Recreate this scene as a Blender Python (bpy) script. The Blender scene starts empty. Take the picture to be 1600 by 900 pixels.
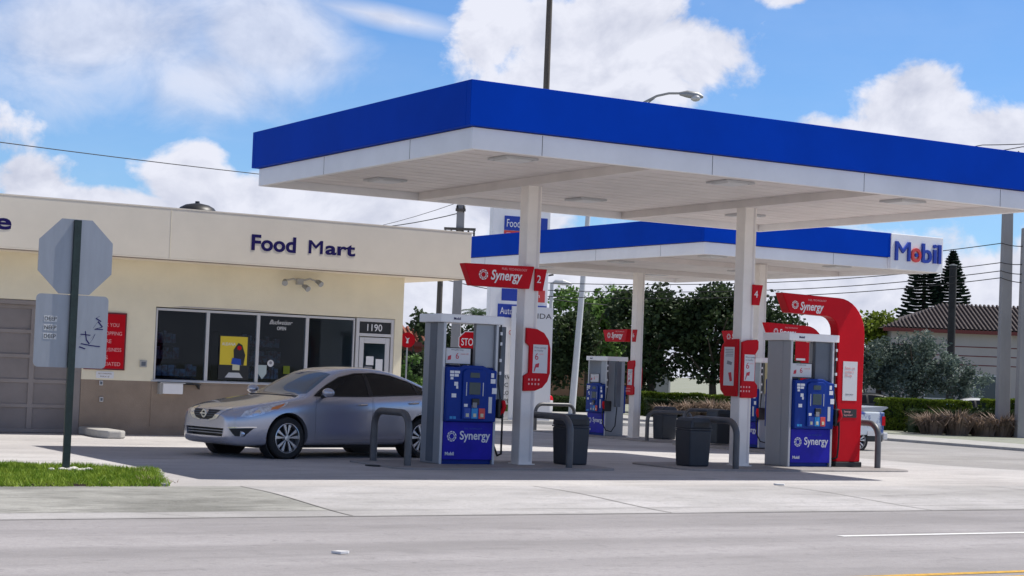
import bpy, bmesh, math, random
from mathutils import Vector, Matrix, noise
random.seed(7)
sc = bpy.context.scene
COL = sc.collection
rad = math.radians
# ------------------------------------------------------------------ camera
F_PX, PITCH, ROLL, YAW, CAM_H = 2785.1, .0457, .0383, .5356, 1.52
cam_d = bpy.data.cameras.new('camera'); cam = bpy.data.objects.new('camera', cam_d); COL.objects.link(cam)
cam_d.sensor_width = 36; cam_d.lens = 36*F_PX/1600; cam_d.clip_end = 3000; cam_d.clip_start = .1
Fv = Vector((math.sin(YAW)*math.cos(PITCH), math.cos(YAW)*math.cos(PITCH), math.sin(PITCH)))
Rv = Vector((math.cos(YAW), -math.sin(YAW), 0)); Uv = Rv.cross(Fv)
cr, sr = math.cos(ROLL), math.sin(ROLL)
RC = Rv*cr+Uv*sr; UC = Uv*cr-Rv*sr
M = Matrix((RC, UC, -Fv)).transposed().to_4x4(); M.translation = (0, 0, CAM_H)
cam.matrix_world = M
sc.camera = cam
# ------------------------------------------------------------------ sun and sky
SUN = Vector((.62, -.12, 1)).normalized()
sun_d = bpy.data.lights.new('sun', 'SUN'); sun_d.energy = 5.0; sun_d.angle = rad(.53); sun_d.color = (1, .955, .885)
sun = bpy.data.objects.new('sun', sun_d); COL.objects.link(sun); sun.location = (0, 0, 60)
sun.rotation_euler = SUN.to_track_quat('Z', 'Y').to_euler()
sc.view_settings.view_transform = 'Standard'; sc.view_settings.look = 'None'
sc.view_settings.exposure = 0.06; sc.view_settings.gamma = 1
world = bpy.data.worlds.new('World'); sc.world = world; world.use_nodes = True
SKY_STRENGTH = .105

def pxdir(u, v):
    return (Fv*F_PX + RC*(u-800) - UC*(v-450)).normalized()

def build_sky():
    nt = world.node_tree; N = nt.nodes; L = nt.links; N.clear()
    def nd(t, **k):
        n = N.new(t)
        for a, b in k.items(): setattr(n, a, b)
        return n
    def math_(op, a, b=None, c=None, clamp=False):
        n = nd('ShaderNodeMath', operation=op, use_clamp=clamp)
        for i, q in enumerate((a, b, c)):
            if q is None: continue
            if isinstance(q, (int, float)): n.inputs[i].default_value = q
            else: L.new(q, n.inputs[i])
        return n.outputs[0]
    def vm(op, a, b=None):
        n = nd('ShaderNodeVectorMath', operation=op)
        for i, q in enumerate((a, b)):
            if q is None: continue
            if isinstance(q, (tuple, Vector)): n.inputs[i].default_value = tuple(q)
            else: L.new(q, n.inputs[i])
        return n
    out = nd('ShaderNodeOutputWorld'); bg = nd('ShaderNodeBackground'); bg.inputs[1].default_value = SKY_STRENGTH
    L.new(bg.outputs[0], out.inputs[0])
    sky = nd('ShaderNodeTexSky', sky_type='NISHITA'); sky.sun_disc = False
    sky.sun_elevation = math.asin(SUN.z); sky.sun_rotation = math.atan2(SUN.x, SUN.y)
    sky.air_density = 1.0; sky.dust_density = .1; sky.ozone_density = 3.0
    tc = nd('ShaderNodeTexCoord'); D = tc.outputs['Generated']
    # domain warp then fbm
    def noise_(vec, scale, det, rough=.55, dist=0):
        n = nd('ShaderNodeTexNoise'); n.inputs['Scale'].default_value = scale; n.inputs['Detail'].default_value = det
        n.inputs['Roughness'].default_value = rough; n.inputs['Distortion'].default_value = dist
        L.new(vec, n.inputs['Vector']); return n.outputs['Fac']
    st = vm('MULTIPLY', D, (1, 1, 1.35)).outputs[0]
    n1 = noise_(st, 17, 9, .58, .3)
    n2 = noise_(st, 6, 5, .5)
    n3 = noise_(vm('ADD', st, (3.1, 1.7, .4)).outputs[0], 30, 6, .6)
    # cloud masses: centre in the sky, half width, half height (radians), weight, noise gain, softness
    def blob(u, v, rx, rz, w):
        c = pxdir(u, v)
        d = vm('SUBTRACT', D, c).outputs[0]
        d = vm('MULTIPLY', d, (1/rx, 1/rx, 1/rz)).outputs[0]
        l = vm('LENGTH', d).outputs['Value']
        m = math_('SUBTRACT', 1.0, l); m = math_('MAXIMUM', m, -1.0)
        return math_('MULTIPLY', m, w)
    def maxof(lst):
        a = lst[0]
        for b in lst[1:]: a = math_('MAXIMUM', a, b)
        return a
    px = 1/F_PX
    hard = maxof([blob(935, 75, 250*px, 120*px, 1), blob(1060, 75, 130*px, 75*px, 1), blob(770, 45, 85*px, 95*px, .9), blob(900,120,200*px,60*px,1),
                  blob(1440, 190, 130*px, 90*px, 1), blob(1570, 215, 190*px, 75*px, 1), blob(1330, 225, 160*px, 50*px, .9),
                  blob(290, 285, 100*px, 80*px, 1), blob(45, 300, 90*px, 60*px, 1), blob(170, 325, 260*px, 45*px, 1), blob(420, 330, 260*px, 70*px, 1), blob(620,345,300*px,70*px,1),
                  blob(1230, -5, 60*px, 25*px, .8), blob(640, 330, 320*px, 70*px, .9),
                  blob(-300, 200, 300*px, 120*px, 1), blob(2100, 100, 300*px, 120*px, 1), blob(500, -500, 500*px, 200*px, 1), blob(1500, -450, 400*px, 150*px, .9)])
    soft = maxof([blob(420, 60, 200*px, 130*px, 1.3), blob(170, 60, 300*px, 150*px, 1.2), blob(330, 120, 240*px, 110*px, 1.0), blob(0, 30, 220*px, 110*px, .6)])
    streak_dir = pxdir(610, 28)
    sep = nd('ShaderNodeSeparateXYZ'); L.new(D, sep.inputs[0]); Z = sep.outputs[2]
    # low cloud bank near the horizon
    bank = nd('ShaderNodeMapRange'); L.new(Z, bank.inputs[0]); bank.inputs[1].default_value = .115; bank.inputs[2].default_value = .055
    bank.inputs[3].default_value = -.5; bank.inputs[4].default_value = .75
    gen = math_('SUBTRACT', n2, .62)           # scattered cloud elsewhere in the sky
    elev = nd('ShaderNodeMapRange'); L.new(Z, elev.inputs[0]); elev.inputs[1].default_value = .25; elev.inputs[2].default_value = .45
    elev.inputs[3].default_value = -.4; elev.inputs[4].default_value = .9
    gen = math_('ADD', math_('MULTIPLY', gen, 3.0), math_('SUBTRACT', elev.outputs[0], 1.2))
    dens_h = maxof([math_('MULTIPLY', hard, 1.25), bank.outputs[0], gen])
    nn = math_('ADD', math_('MULTIPLY', math_('SUBTRACT', n1, .5), 2.0), math_('MULTIPLY', math_('SUBTRACT', n3, .5), .8))
    a = math_('ADD', dens_h, nn)
    m1 = nd('ShaderNodeMapRange', interpolation_type='SMOOTHSTEP'); L.new(a, m1.inputs[0]); m1.inputs[1].default_value = .12; m1.inputs[2].default_value = .5
    b = math_('ADD', soft, math_('MULTIPLY', math_('SUBTRACT', n1, .5), 1.3))
    m2 = nd('ShaderNodeMapRange', interpolation_type='SMOOTHSTEP'); L.new(b, m2.inputs[0]); m2.inputs[1].default_value = .0; m2.inputs[2].default_value = .95
    m2.inputs[4].default_value = .78
    # thin streak running down to the right from the upper cloud
    ax = (pxdir(720, 52)-pxdir(500, 5)).normalized(); up = ax.cross(streak_dir).normalized()
    dd = vm('SUBTRACT', D, streak_dir).outputs[0]
    al = math_('ABSOLUTE', vm('DOT_PRODUCT', dd, ax).outputs['Value']); ac = math_('ABSOLUTE', vm('DOT_PRODUCT', dd, up).outputs['Value'])
    k = math_('MULTIPLY', math_('SUBTRACT', 1, math_('DIVIDE', al, 175*px), None, True), math_('SUBTRACT', 1, math_('DIVIDE', ac, 24*px), None, True))
    k = math_('MULTIPLY', k, 1.25, None, True)
    cov = math_('MAXIMUM', math_('MAXIMUM', m1.outputs[0], m2.outputs[0]), math_('MULTIPLY', k, .8))
    # cirrus veil
    veil = math_('MULTIPLY', noise_(vm('MULTIPLY', D, (1, 1, 4)).outputs[0], 5, 6, .6), .22)
    cov = math_('MAXIMUM', cov, math_('SUBTRACT', veil, .07))
    # lit tops, grey-lavender undersides: difference of density a little towards the sun
    sh = vm('ADD', st, tuple(Vector((SUN.x, SUN.y, SUN.z*1.35))*.012)).outputs[0]
    n1b = noise_(sh, 17, 5, .55, .3)
    lit = math_('ADD', .68, math_('MULTIPLY', math_('SUBTRACT', n1, n1b), 2.4))
    thick = math_('SUBTRACT', .25, math_('MULTIPLY', math_('SUBTRACT', n2, .5), 1.0))
    lit = math_('ADD', lit, math_('MULTIPLY', thick, .55), None, True)
    ramp = nd('ShaderNodeMix', data_type='RGBA'); L.new(lit, ramp.inputs[0])
    k_ = 1/SKY_STRENGTH
    ramp.inputs[6].default_value = (.42*k_, .46*k_, .60*k_, 1); ramp.inputs[7].default_value = (.80*k_, .82*k_, .92*k_, 1)
    hs = nd('ShaderNodeMix', data_type='RGBA', blend_type='MULTIPLY'); hs.inputs[0].default_value = 1
    L.new(sky.outputs[0], hs.inputs[6]); hs.inputs[7].default_value = (.66, .92, 1.25, 1)
    mix = nd('ShaderNodeMix', data_type='RGBA'); L.new(cov, mix.inputs[0]); L.new(hs.outputs[2], mix.inputs[6]); L.new(ramp.outputs[2], mix.inputs[7])
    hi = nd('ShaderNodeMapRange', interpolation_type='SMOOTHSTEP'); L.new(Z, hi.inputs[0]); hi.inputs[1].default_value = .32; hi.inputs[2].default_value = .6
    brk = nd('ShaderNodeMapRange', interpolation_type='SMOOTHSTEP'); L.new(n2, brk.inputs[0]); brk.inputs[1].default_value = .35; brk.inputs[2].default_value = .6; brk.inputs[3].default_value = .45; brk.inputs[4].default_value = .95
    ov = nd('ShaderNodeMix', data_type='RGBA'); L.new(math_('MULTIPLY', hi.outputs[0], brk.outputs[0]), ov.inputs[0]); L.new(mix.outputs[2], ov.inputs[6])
    ov.inputs[7].default_value = (.24*k_, .225*k_, .235*k_, 1)          # unseen grey cloud cover added overhead to mute the blue skylight
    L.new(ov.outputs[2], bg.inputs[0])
build_sky()

# ------------------------------------------------------------------ materials
def srgb(r, g, b):
    def c(v):
        v /= 255
        return v/12.92 if v <= .04045 else ((v+.055)/1.055)**2.4
    return (c(r), c(g), c(b))
def mat(name, col, rough=.6, metal=0, spec=.5, coat=0, var=0, scale=3, bump=0, bscale=40, col2=None, emit=None, coord='Object', det=6, stretch=(1, 1, 1), lo=.35, hi=.65):
    m = bpy.data.materials.new(name); m.use_nodes = True; nt = m.node_tree; P = nt.nodes['Principled BSDF']
    P.inputs['Base Color'].default_value = (*col, 1); P.inputs['Roughness'].default_value = rough; P.inputs['Metallic'].default_value = metal
    P.inputs['Specular IOR Level'].default_value = spec; P.inputs['Coat Weight'].default_value = coat
    P.inputs['Coat Roughness'].default_value = .04
    tc = nt.nodes.new('ShaderNodeTexCoord'); mp = nt.nodes.new('ShaderNodeMapping'); mp.inputs['Scale'].default_value = stretch
    nt.links.new(tc.outputs[coord], mp.inputs[0])
    if var or col2:
        n = nt.nodes.new('ShaderNodeTexNoise'); n.inputs['Scale'].default_value = scale; n.inputs['Detail'].default_value = det; n.inputs['Roughness'].default_value = .62
        nt.links.new(mp.outputs[0], n.inputs['Vector'])
        r = nt.nodes.new('ShaderNodeMapRange'); r.inputs[1].default_value = lo; r.inputs[2].default_value = hi
        nt.links.new(n.outputs['Fac'], r.inputs[0])
        x = nt.nodes.new('ShaderNodeMix'); x.data_type = 'RGBA'; nt.links.new(r.outputs[0], x.inputs[0])
        a = tuple(c*(1-var) for c in col) if not col2 else col2
        b = tuple(min(1, c*(1+var*.6)) for c in col) if not col2 else col
        x.inputs[6].default_value = (*a, 1); x.inputs[7].default_value = (*b, 1)
        nt.links.new(x.outputs[2], P.inputs['Base Color'])
    if bump:
        n = nt.nodes.new('ShaderNodeTexNoise'); n.inputs['Scale'].default_value = bscale; n.inputs['Detail'].default_value = 5
        nt.links.new(mp.outputs[0], n.inputs['Vector'])
        bp = nt.nodes.new('ShaderNodeBump'); bp.inputs['Strength'].default_value = bump; bp.inputs['Distance'].default_value = .02
        nt.links.new(n.outputs['Fac'], bp.inputs['Height']); nt.links.new(bp.outputs[0], P.inputs['Normal'])
    if emit: P.inputs['Emission Color'].default_value = (*emit, 1); P.inputs['Emission Strength'].default_value = 1
    return m
def glass(name, tint, trans, rough=.02, spec=1.0):
    m = bpy.data.materials.new(name); m.use_nodes = True; nt = m.node_tree; nt.nodes.clear()
    o = nt.nodes.new('ShaderNodeOutputMaterial'); t = nt.nodes.new('ShaderNodeBsdfTransparent'); t.inputs[0].default_value = (*[c*trans for c in tint], 1)
    g = nt.nodes.new('ShaderNodeBsdfGlossy'); g.inputs['Roughness'].default_value = rough
    fr = nt.nodes.new('ShaderNodeFresnel'); fr.inputs[0].default_value = 1.5
    mu = nt.nodes.new('ShaderNodeMath'); mu.operation = 'MULTIPLY'; mu.inputs[1].default_value = spec; nt.links.new(fr.outputs[0], mu.inputs[0])
    x = nt.nodes.new('ShaderNodeMixShader'); nt.links.new(mu.outputs[0], x.inputs[0]); nt.links.new(t.outputs[0], x.inputs[1]); nt.links.new(g.outputs[0], x.inputs[2])
    nt.links.new(x.outputs[0], o.inputs[0]); return m

def concrete_ground(name, base, dark, k=1, bands=0):
    m = bpy.data.materials.new(name); m.use_nodes = True; nt = m.node_tree; N = nt.nodes; L = nt.links; P = N['Principled BSDF']
    P.inputs['Roughness'].default_value = .88; P.inputs['Specular IOR Level'].default_value = .25
    tc = N.new('ShaderNodeTexCoord')
    def nz(scale, det, stretch=(1, 1, 1), rough=.6):
        mp = N.new('ShaderNodeMapping'); mp.inputs['Scale'].default_value = stretch; L.new(tc.outputs['Object'], mp.inputs[0])
        n = N.new('ShaderNodeTexNoise'); n.inputs['Scale'].default_value = scale*(k if scale < 5 else 1); n.inputs['Detail'].default_value = det; n.inputs['Roughness'].default_value = rough
        L.new(mp.outputs[0], n.inputs['Vector']); return n.outputs['Fac']
    def mr(x, a, b, c=0, d=1):
        r = N.new('ShaderNodeMapRange'); r.inputs[1].default_value = a; r.inputs[2].default_value = b; r.inputs[3].default_value = c; r.inputs[4].default_value = d
        L.new(x, r.inputs[0]); return r.outputs[0]
    def mix(f, a, b, bt='MIX'):
        x = N.new('ShaderNodeMix'); x.data_type = 'RGBA'; x.blend_type = bt
        if isinstance(f, float): x.inputs[0].default_value = f
        else: L.new(f, x.inputs[0])
        for i, q in ((6, a), (7, b)):
            if isinstance(q, tuple): x.inputs[i].default_value = (*q, 1)
            else: L.new(q, x.inputs[i])
        return x.outputs[2]
    c = mix(mr(nz(.35, 7, (.6, 1, 1)), .38, .62), dark, base)
    c = mix(mr(nz(1.6, 8, (.45, 1.6, 1)), .50, .74, 0, .6), c, tuple(v*.62 for v in dark))      # tyre and water stains drawn out along the road
    c = mix(mr(nz(7, 7), .58, .72, 0, .5), c, tuple(v*.5 for v in dark))
    c = mix(mr(nz(.9, 4, (1, 1, 1), .4), .66, .74, 0, .35), c, tuple(v*.45 for v in dark))
    if bands: c = mix(mr(nz(1.1, 2, (.012, 1, 1), .4), .40, .62, 0, bands), c, tuple(v*.62 for v in dark))   # wheel tracks
    c = mix(mr(nz(18, 6, (1, 1, 1), .75), .46, .68, 0, .5), c, tuple(v*.62 for v in base))
    c = mix(mr(nz(75, 4), .42, .7, 0, .45), c, tuple(v*.55 for v in base))
    c = mix(mr(nz(55, 4), .58, .74, 0, .4), c, tuple(min(1, v*1.35) for v in base))
    L.new(c, P.inputs['Base Color'])
    b = N.new('ShaderNodeBump'); b.inputs['Strength'].default_value = .35; b.inputs['Distance'].default_value = .01
    L.new(nz(110, 4), b.inputs['Height']); L.new(b.outputs[0], P.inputs['Normal'])
    return m

M_ = {}
M_['lot'] = concrete_ground('lot_concrete', (.59, .57, .56), (.44, .42, .415))
M_['walk'] = concrete_ground('sidewalk_concrete', (.55, .535, .54), (.36, .35, .345))
M_['road'] = concrete_ground('road_asphalt', (.42, .40, .41), (.33, .315, .32), bands=.45)
M_['street'] = concrete_ground('side_street_asphalt', (.41, .395, .39), (.32, .31, .30), bands=.0)
M_['island'] = concrete_ground('island_concrete', (.40, .38, .37), (.30, .28, .27))
M_['far'] = concrete_ground('far_ground', (.34, .35, .30), (.26, .28, .2))
M_['joint'] = mat('joint_dark', (.22, .21, .20), .95)
M_['yellow'] = mat('yellow_line', (.62, .36, .05), .8, var=.3, scale=20)
M_['whiteline'] = mat('white_line', (.74, .74, .74), .8, var=.12, scale=20)
M_['blue'] = mat('blue_fascia', (.0, .048, .46), .55, spec=.04, var=.08, scale=.8)
M_['whitem'] = mat('white_metal', (.88, .87, .87), .42, var=.06, scale=1.2)
M_['soffit'] = mat('soffit_white', (.72, .67, .65), .5, var=.07, scale=1.5)
M_['column'] = mat('column_paint', (.88, .83, .78), .55, var=.07, scale=2, bump=.05)
M_['dirtline'] = mat('dirt_line', (.10, .09, .09), .9)
M_['cream'] = mat('cream_stucco', (.88, .80, .60), .9, var=.06, scale=1.2, bump=.25, bscale=60)
M_['cream2'] = mat('cream_fascia', (.84, .755, .62), .85, var=.05, scale=1.0, bump=.05)
M_['brown'] = mat('brown_stucco', (.33, .255, .195), .9, var=.12, scale=2, bump=.25, bscale=60)
M_['navy'] = mat('navy_letter', (.012, .007, .10), .6, spec=.2)
M_['garage'] = mat('garage_paint', (.29, .255, .24), .7, var=.1, scale=2)
M_['garage2'] = mat('garage_panel_paint', (.25, .22, .21), .7, var=.1, scale=2)
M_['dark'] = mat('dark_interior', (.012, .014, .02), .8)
M_['shelf'] = mat('shelf_goods', (.35, .42, .5), .6, col2=(.30, .08, .07), scale=9)
M_['alu'] = mat('aluminium_frame', (.62, .61, .61), .4, metal=.2)
M_['glassw'] = glass('shop_glass', (.75, .88, 1), .85, spec=.4)
M_['black'] = mat('black_plastic', (.015, .016, .018), .45)
M_['rubber'] = mat('rubber', (.016, .016, .017), .85)
M_['can'] = mat('bin_plastic', (.028, .034, .045), .5, var=.12, scale=4)
M_['can2'] = mat('bin_rim', (.06, .065, .075), .45)
M_['pipe'] = mat('guard_pipe_paint', (.115, .115, .12), .45, var=.15, scale=6, metal=.3)
M_['pumpg'] = mat('pump_grey', (.34, .36, .39), .45, var=.05, scale=2, metal=.2)
M_['pumpl'] = mat('pump_light_grey', (.55, .56, .58), .4, var=.04, metal=.2)
M_['pumpd'] = mat('pump_dark_grey', (.12, .14, .17), .5, var=.08)
M_['pblue'] = mat('pump_blue', (.003, .034, .26), .45, spec=.2, var=.1, scale=3)
M_['pblue2'] = mat('pump_lower_blue', (.018, .014, .42), .45, spec=.2, scale=2.5, col2=(.010, .010, .30))
M_['screen'] = mat('screen_glass', (.03, .06, .075), .15)
M_['white'] = mat('white_print', (.78, .78, .79), .5)
M_['paper'] = mat('paper', (.66, .66, .67), .6)
M_['cyan'] = mat('cyan_key', (.01, .25, .6), .4)
M_['blue3'] = mat('blue_key', (.01, .06, .38), .4)
M_['redkey'] = mat('red_key', (.62, .06, .05), .4)
M_['yelkey'] = mat('cream_key', (.62, .6, .42), .5)
M_['red'] = mat('red_plastic', (.55, .003, .012), .45, spec=.15, var=.07, scale=2)
M_['red2'] = mat('red_print', (.55, .02, .05), .5)
M_['pink'] = mat('pink_print', (.78, .40, .40), .5)
M_['grey'] = mat('grey_print', (.25, .25, .27), .6)
M_['galv'] = mat('galvanised_sign_back', (.36, .375, .41), .42, metal=.5, var=.07, scale=3, stretch=(3, 1, .6))
M_['postg'] = mat('dark_green_post', (.014, .032, .03), .5, var=.3, scale=8)
M_['conc'] = mat('pole_concrete', (.36, .345, .34), .9, var=.14, scale=1.2, bump=.2, stretch=(1, 1, .3))
M_['wood'] = mat('pole_wood', (.12, .105, .09), .9, var=.25, scale=3, stretch=(4, 4, .3))
M_['wood2'] = mat('shaded_pole_wood', (.03, .03, .032), .9, var=.3)  # darker version of the pole wood, with shade put into its colour
M_['steel'] = mat('pole_steel', (.33, .34, .35), .45, metal=.4)
M_['wpole'] = mat('white_pole', (.66, .67, .68), .5, var=.05)
M_['wire'] = mat('wire', (.02, .02, .022), .7)
M_['kerb'] = mat('kerb_concrete', (.42, .41, .39), .9, var=.15, scale=3, bump=.2)
M_['soil'] = mat('soil', (.075, .055, .035), .95, var=.3)
M_['chrome'] = mat('chrome', (.75, .76, .78), .12, metal=1)
M_['rim'] = mat('alloy', (.62, .63, .65), .28, metal=.85)
M_['tyre'] = mat('tyre', (.02, .02, .021), .8)
M_['silver'] = mat('silver_paint', (.47, .475, .54), .24, metal=.6, coat=.8)
M_['carglass'] = mat('car_glass', (.006, .009, .013), .04, spec=.3)
M_['windscreen'] = mat('windscreen_glass', (.02, .075, .14), .05, spec=.6, coat=.2)  # blue base colour imitates the sky reflected in the glass
M_['cartrim'] = mat('car_trim', (.012, .012, .013), .5)
M_['lamp'] = mat('headlamp', (.72, .76, .84), .10, metal=.35, coat=1, var=.35, scale=18)
M_['amber'] = mat('amber_lens', (.75, .22, .06), .2, coat=1)
M_['whitecar'] = mat('white_paint', (.62, .63, .64), .35, coat=.6)
M_['darkcar'] = mat('dark_paint', (.02, .023, .028), .3, coat=.6)
M_['tile'] = mat('roof_tile', (.085, .068, .066), .9, var=.4, scale=7)
M_['house'] = mat('house_wall', (.44, .40, .385), .85, var=.06, scale=.7)
M_['housered'] = mat('house_trim', (.16, .035, .03), .7)
M_['tan'] = mat('tan_wall', (.30, .17, .10), .9, var=.12)
M_['leafgrass'] = None
M_['yellowp'] = mat('poster_yellow', (.72, .55, .03), .5)

def leaf_mat(name, a, b, scale=.8, rough=.6, trans=.25):
    m = bpy.data.materials.new(name); m.use_nodes = True; nt = m.node_tree; N = nt.nodes; L = nt.links; P = N['Principled BSDF']
    P.inputs['Roughness'].default_value = rough; P.inputs['Specular IOR Level'].default_value = .3
    tc = N.new('ShaderNodeTexCoord'); n = N.new('ShaderNodeTexNoise'); n.inputs['Scale'].default_value = scale; n.inputs['Detail'].default_value = 6
    L.new(tc.outputs['Object'], n.inputs['Vector'])
    r = N.new('ShaderNodeMapRange'); r.inputs[1].default_value = .35; r.inputs[2].default_value = .68; L.new(n.outputs['Fac'], r.inputs[0])
    x = N.new('ShaderNodeMix'); x.data_type = 'RGBA'; L.new(r.outputs[0], x.inputs[0]); x.inputs[6].default_value = (*a, 1); x.inputs[7].default_value = (*b, 1)
    L.new(x.outputs[2], P.inputs['Base Color'])
    if trans:
        o = N['Material Output']; t = N.new('ShaderNodeBsdfTranslucent'); L.new(x.outputs[2], t.inputs[0])
        s = N.new('ShaderNodeMixShader'); s.inputs[0].default_value = trans; L.new(P.outputs[0], s.inputs[1]); L.new(t.outputs[0], s.inputs[2]); L.new(s.outputs[0], o.inputs[0])
    return m
M_['leaf'] = leaf_mat('leaf_mid', (.06, .13, .025), (.22, .36, .09))
M_['leafd'] = leaf_mat('leaf_dark', (.018, .036, .014), (.065, .10, .035))
M_['leafy'] = leaf_mat('leaf_yellow', (.07, .12, .012), (.24, .30, .03))
M_['leafs'] = leaf_mat('leaf_silver', (.05, .075, .06), (.20, .26, .22))
M_['pine'] = leaf_mat('leaf_pine', (.010, .028, .018), (.03, .055, .035), trans=.1)
M_['palm'] = leaf_mat('leaf_palm', (.02, .045, .018), (.06, .11, .04))
M_['reed'] = leaf_mat('leaf_reed', (.17, .13, .095), (.46, .33, .26), scale=1.6)
M_['grass'] = leaf_mat('leaf_grass', (.11, .22, .008), (.33, .44, .05), scale=5)
M_['bark'] = mat('bark', (.07, .055, .042), .95, var=.3, scale=4)

# ------------------------------------------------------------------ helpers
def box(bm, x0, x1, y0, y1, z0, z1):
    v = [bm.verts.new(p) for p in ((x0,y0,z0),(x1,y0,z0),(x1,y1,z0),(x0,y1,z0),(x0,y0,z1),(x1,y0,z1),(x1,y1,z1),(x0,y1,z1))]
    for f in ((3,2,1,0),(4,5,6,7),(0,1,5,4),(1,2,6,5),(2,3,7,6),(3,0,4,7)): bm.faces.new([v[i] for i in f])
    return bm
def frame_of(d):
    d = d.normalized(); a = Vector((0,0,1)) if abs(d.z) < .9 else Vector((1,0,0)); x = d.cross(a).normalized(); return x, d.cross(x).normalized()
def tube(bm, pts, r, n=10, caps=True):
    pts = [Vector(p) for p in pts]; rs = r if isinstance(r, (list, tuple)) else [r]*len(pts); rings = []
    x = None
    for i, p in enumerate(pts):
        d = (pts[min(i+1, len(pts)-1)]-pts[max(i-1, 0)]).normalized()
        if x is None: x, y = frame_of(d)
        else:
            x = (x-d*x.dot(d)).normalized(); y = d.cross(x)
        rings.append([bm.verts.new(p+(x*math.cos(t)+y*math.sin(t))*rs[i]) for t in [2*math.pi*k/n for k in range(n)]])
    for a, b in zip(rings, rings[1:]):
        for k in range(n): bm.faces.new((a[k], a[(k+1) % n], b[(k+1) % n], b[k]))
    if caps: bm.faces.new(rings[0][::-1]); bm.faces.new(rings[-1])
    return bm
def prism(bm, pts, axis, a, b):
    """pts outline in the plane across axis ('y': (x,z), 'x': (y,z), 'z': (x,y)) from a to b"""
    def P(p, t): return {'y': (p[0], t, p[1]), 'x': (t, p[0], p[1]), 'z': (p[0], p[1], t)}[axis]
    A = [bm.verts.new(P(p, a)) for p in pts]; B = [bm.verts.new(P(p, b)) for p in pts]; n = len(pts)
    bm.faces.new(A); bm.faces.new(B[::-1])
    for i in range(n): bm.faces.new((A[i], B[i], B[(i+1) % n], A[(i+1) % n]))
    return bm
def lathe(bm, prof, axis='y', n=32, c=(0,0,0), cap=True):
    c = Vector(c); rings = []
    for r, h in prof:
        ring = []
        for k in range(n):
            t = 2*math.pi*k/n; p = {'y': (r*math.cos(t), h, r*math.sin(t)), 'z': (r*math.cos(t), r*math.sin(t), h), 'x': (h, r*math.cos(t), r*math.sin(t))}[axis]
            ring.append(bm.verts.new(c+Vector(p)))
        rings.append(ring)
    for a, b in zip(rings, rings[1:]):
        for k in range(n): bm.faces.new((a[k], a[(k+1) % n], b[(k+1) % n], b[k]))
    for ring in (rings[0], rings[-1]):
        if cap and (ring[0].co-ring[n//2].co).length > 1e-4: bm.faces.new(ring)
    return bm
def B(): return bmesh.new()
def obj(name, bm, m, parent=None, smooth=False, bevel=0, seg=2, angle=35):
    bmesh.ops.recalc_face_normals(bm, faces=bm.faces)
    me = bpy.data.meshes.new(name); bm.to_mesh(me); bm.free()
    for q in (m if isinstance(m, (list, tuple)) else [m]): me.materials.append(q)
    o = bpy.data.objects.new(name, me); COL.objects.link(o)
    if smooth:
        me.polygons.foreach_set('use_smooth', [True]*len(me.polygons)); me.set_sharp_from_angle(angle=rad(angle))
    if bevel:
        b = o.modifiers.new('bevel', 'BEVEL'); b.width = bevel; b.segments = seg; b.limit_method = 'ANGLE'; b.angle_limit = rad(40)
    if parent: o.parent = parent
    return o
def bxo(name, m, parent, *a, bevel=0): return obj(name, box(B(), *a), m, parent, bevel=bevel)
def tag(o, label, cat, group=None):
    o['label'] = label; o['category'] = cat
    if group: o['group'] = group
    return o
def thing(name, label, cat, loc=(0,0,0), rz=0, group=None):
    o = bpy.data.objects.new(name, None); COL.objects.link(o); o.location = loc; o.rotation_euler = (0, 0, rz); o.empty_display_size = .2
    return tag(o, label, cat, group)
def struct(name, bm, m, **k):
    o = obj(name, bm, m, **k); o['kind'] = 'structure'; return o
def copy_tree(o, parent=None, swap=None):
    c = o.copy(); COL.objects.link(c)
    if parent: c.parent = parent
    if swap and c.type == 'MESH' and c.data.materials and c.data.materials[0] in swap:
        c.data = c.data.copy(); c.data.materials[0] = swap[c.data.materials[0]]
    for ch in list(o.children): copy_tree(ch, c, swap)
    return c
_txt = {}
def text(name, s, size, m, parent, loc, rot=(math.pi/2, 0, 0), ext=.004, bold=0, shear=0, align='LEFT', sx=1, space=1):
    key = (s, size, ext, bold, shear, align, sx, space)
    if key not in _txt:
        cu = bpy.data.curves.new('t', 'FONT'); cu.body = s; cu.size = size; cu.extrude = ext; cu.offset = bold; cu.shear = shear; cu.align_x = align; cu.space_character = space
        cu.resolution_u = 4
        o = bpy.data.objects.new('t', cu); COL.objects.link(o); bpy.context.view_layer.update()
        dg = bpy.context.evaluated_depsgraph_get(); me = bpy.data.meshes.new_from_object(o.evaluated_get(dg))
        if sx != 1:
            for v in me.vertices: v.co.x *= sx
        bpy.data.objects.remove(o); bpy.data.curves.remove(cu); _txt[key] = me
    me = _txt[key].copy(); me.materials.clear(); me.materials.append(m); me.name = name
    o = bpy.data.objects.new(name, me); COL.objects.link(o); o.location = loc; o.rotation_euler = rot
    if parent: o.parent = parent
    return o
def fit(name, s, m, parent, x0, x1, y, z0, z1, ext=.004, bold=0, shear=0, back=False):
    """lettering on a wall facing -y, scaled to fill the given width and height"""
    o = text(name, s, 1, m, parent, (0, 0, 0), ext=ext, bold=bold, shear=shear)
    vs = o.data.vertices; ax, bx_ = min(v.co.x for v in vs), max(v.co.x for v in vs); ay_, by_ = min(v.co.y for v in vs), max(v.co.y for v in vs)
    for v in vs: v.co.x = (v.co.x-ax)/(bx_-ax)*(x1-x0); v.co.y = (v.co.y-ay_)/(by_-ay_)*(z1-z0)
    o.location = (x0, y, z0); return o
def sstep(a, b, x):
    t = min(1, max(0, (x-a)/(b-a))); return t*t*(3-2*t)
LOWZ = -.33
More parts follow.
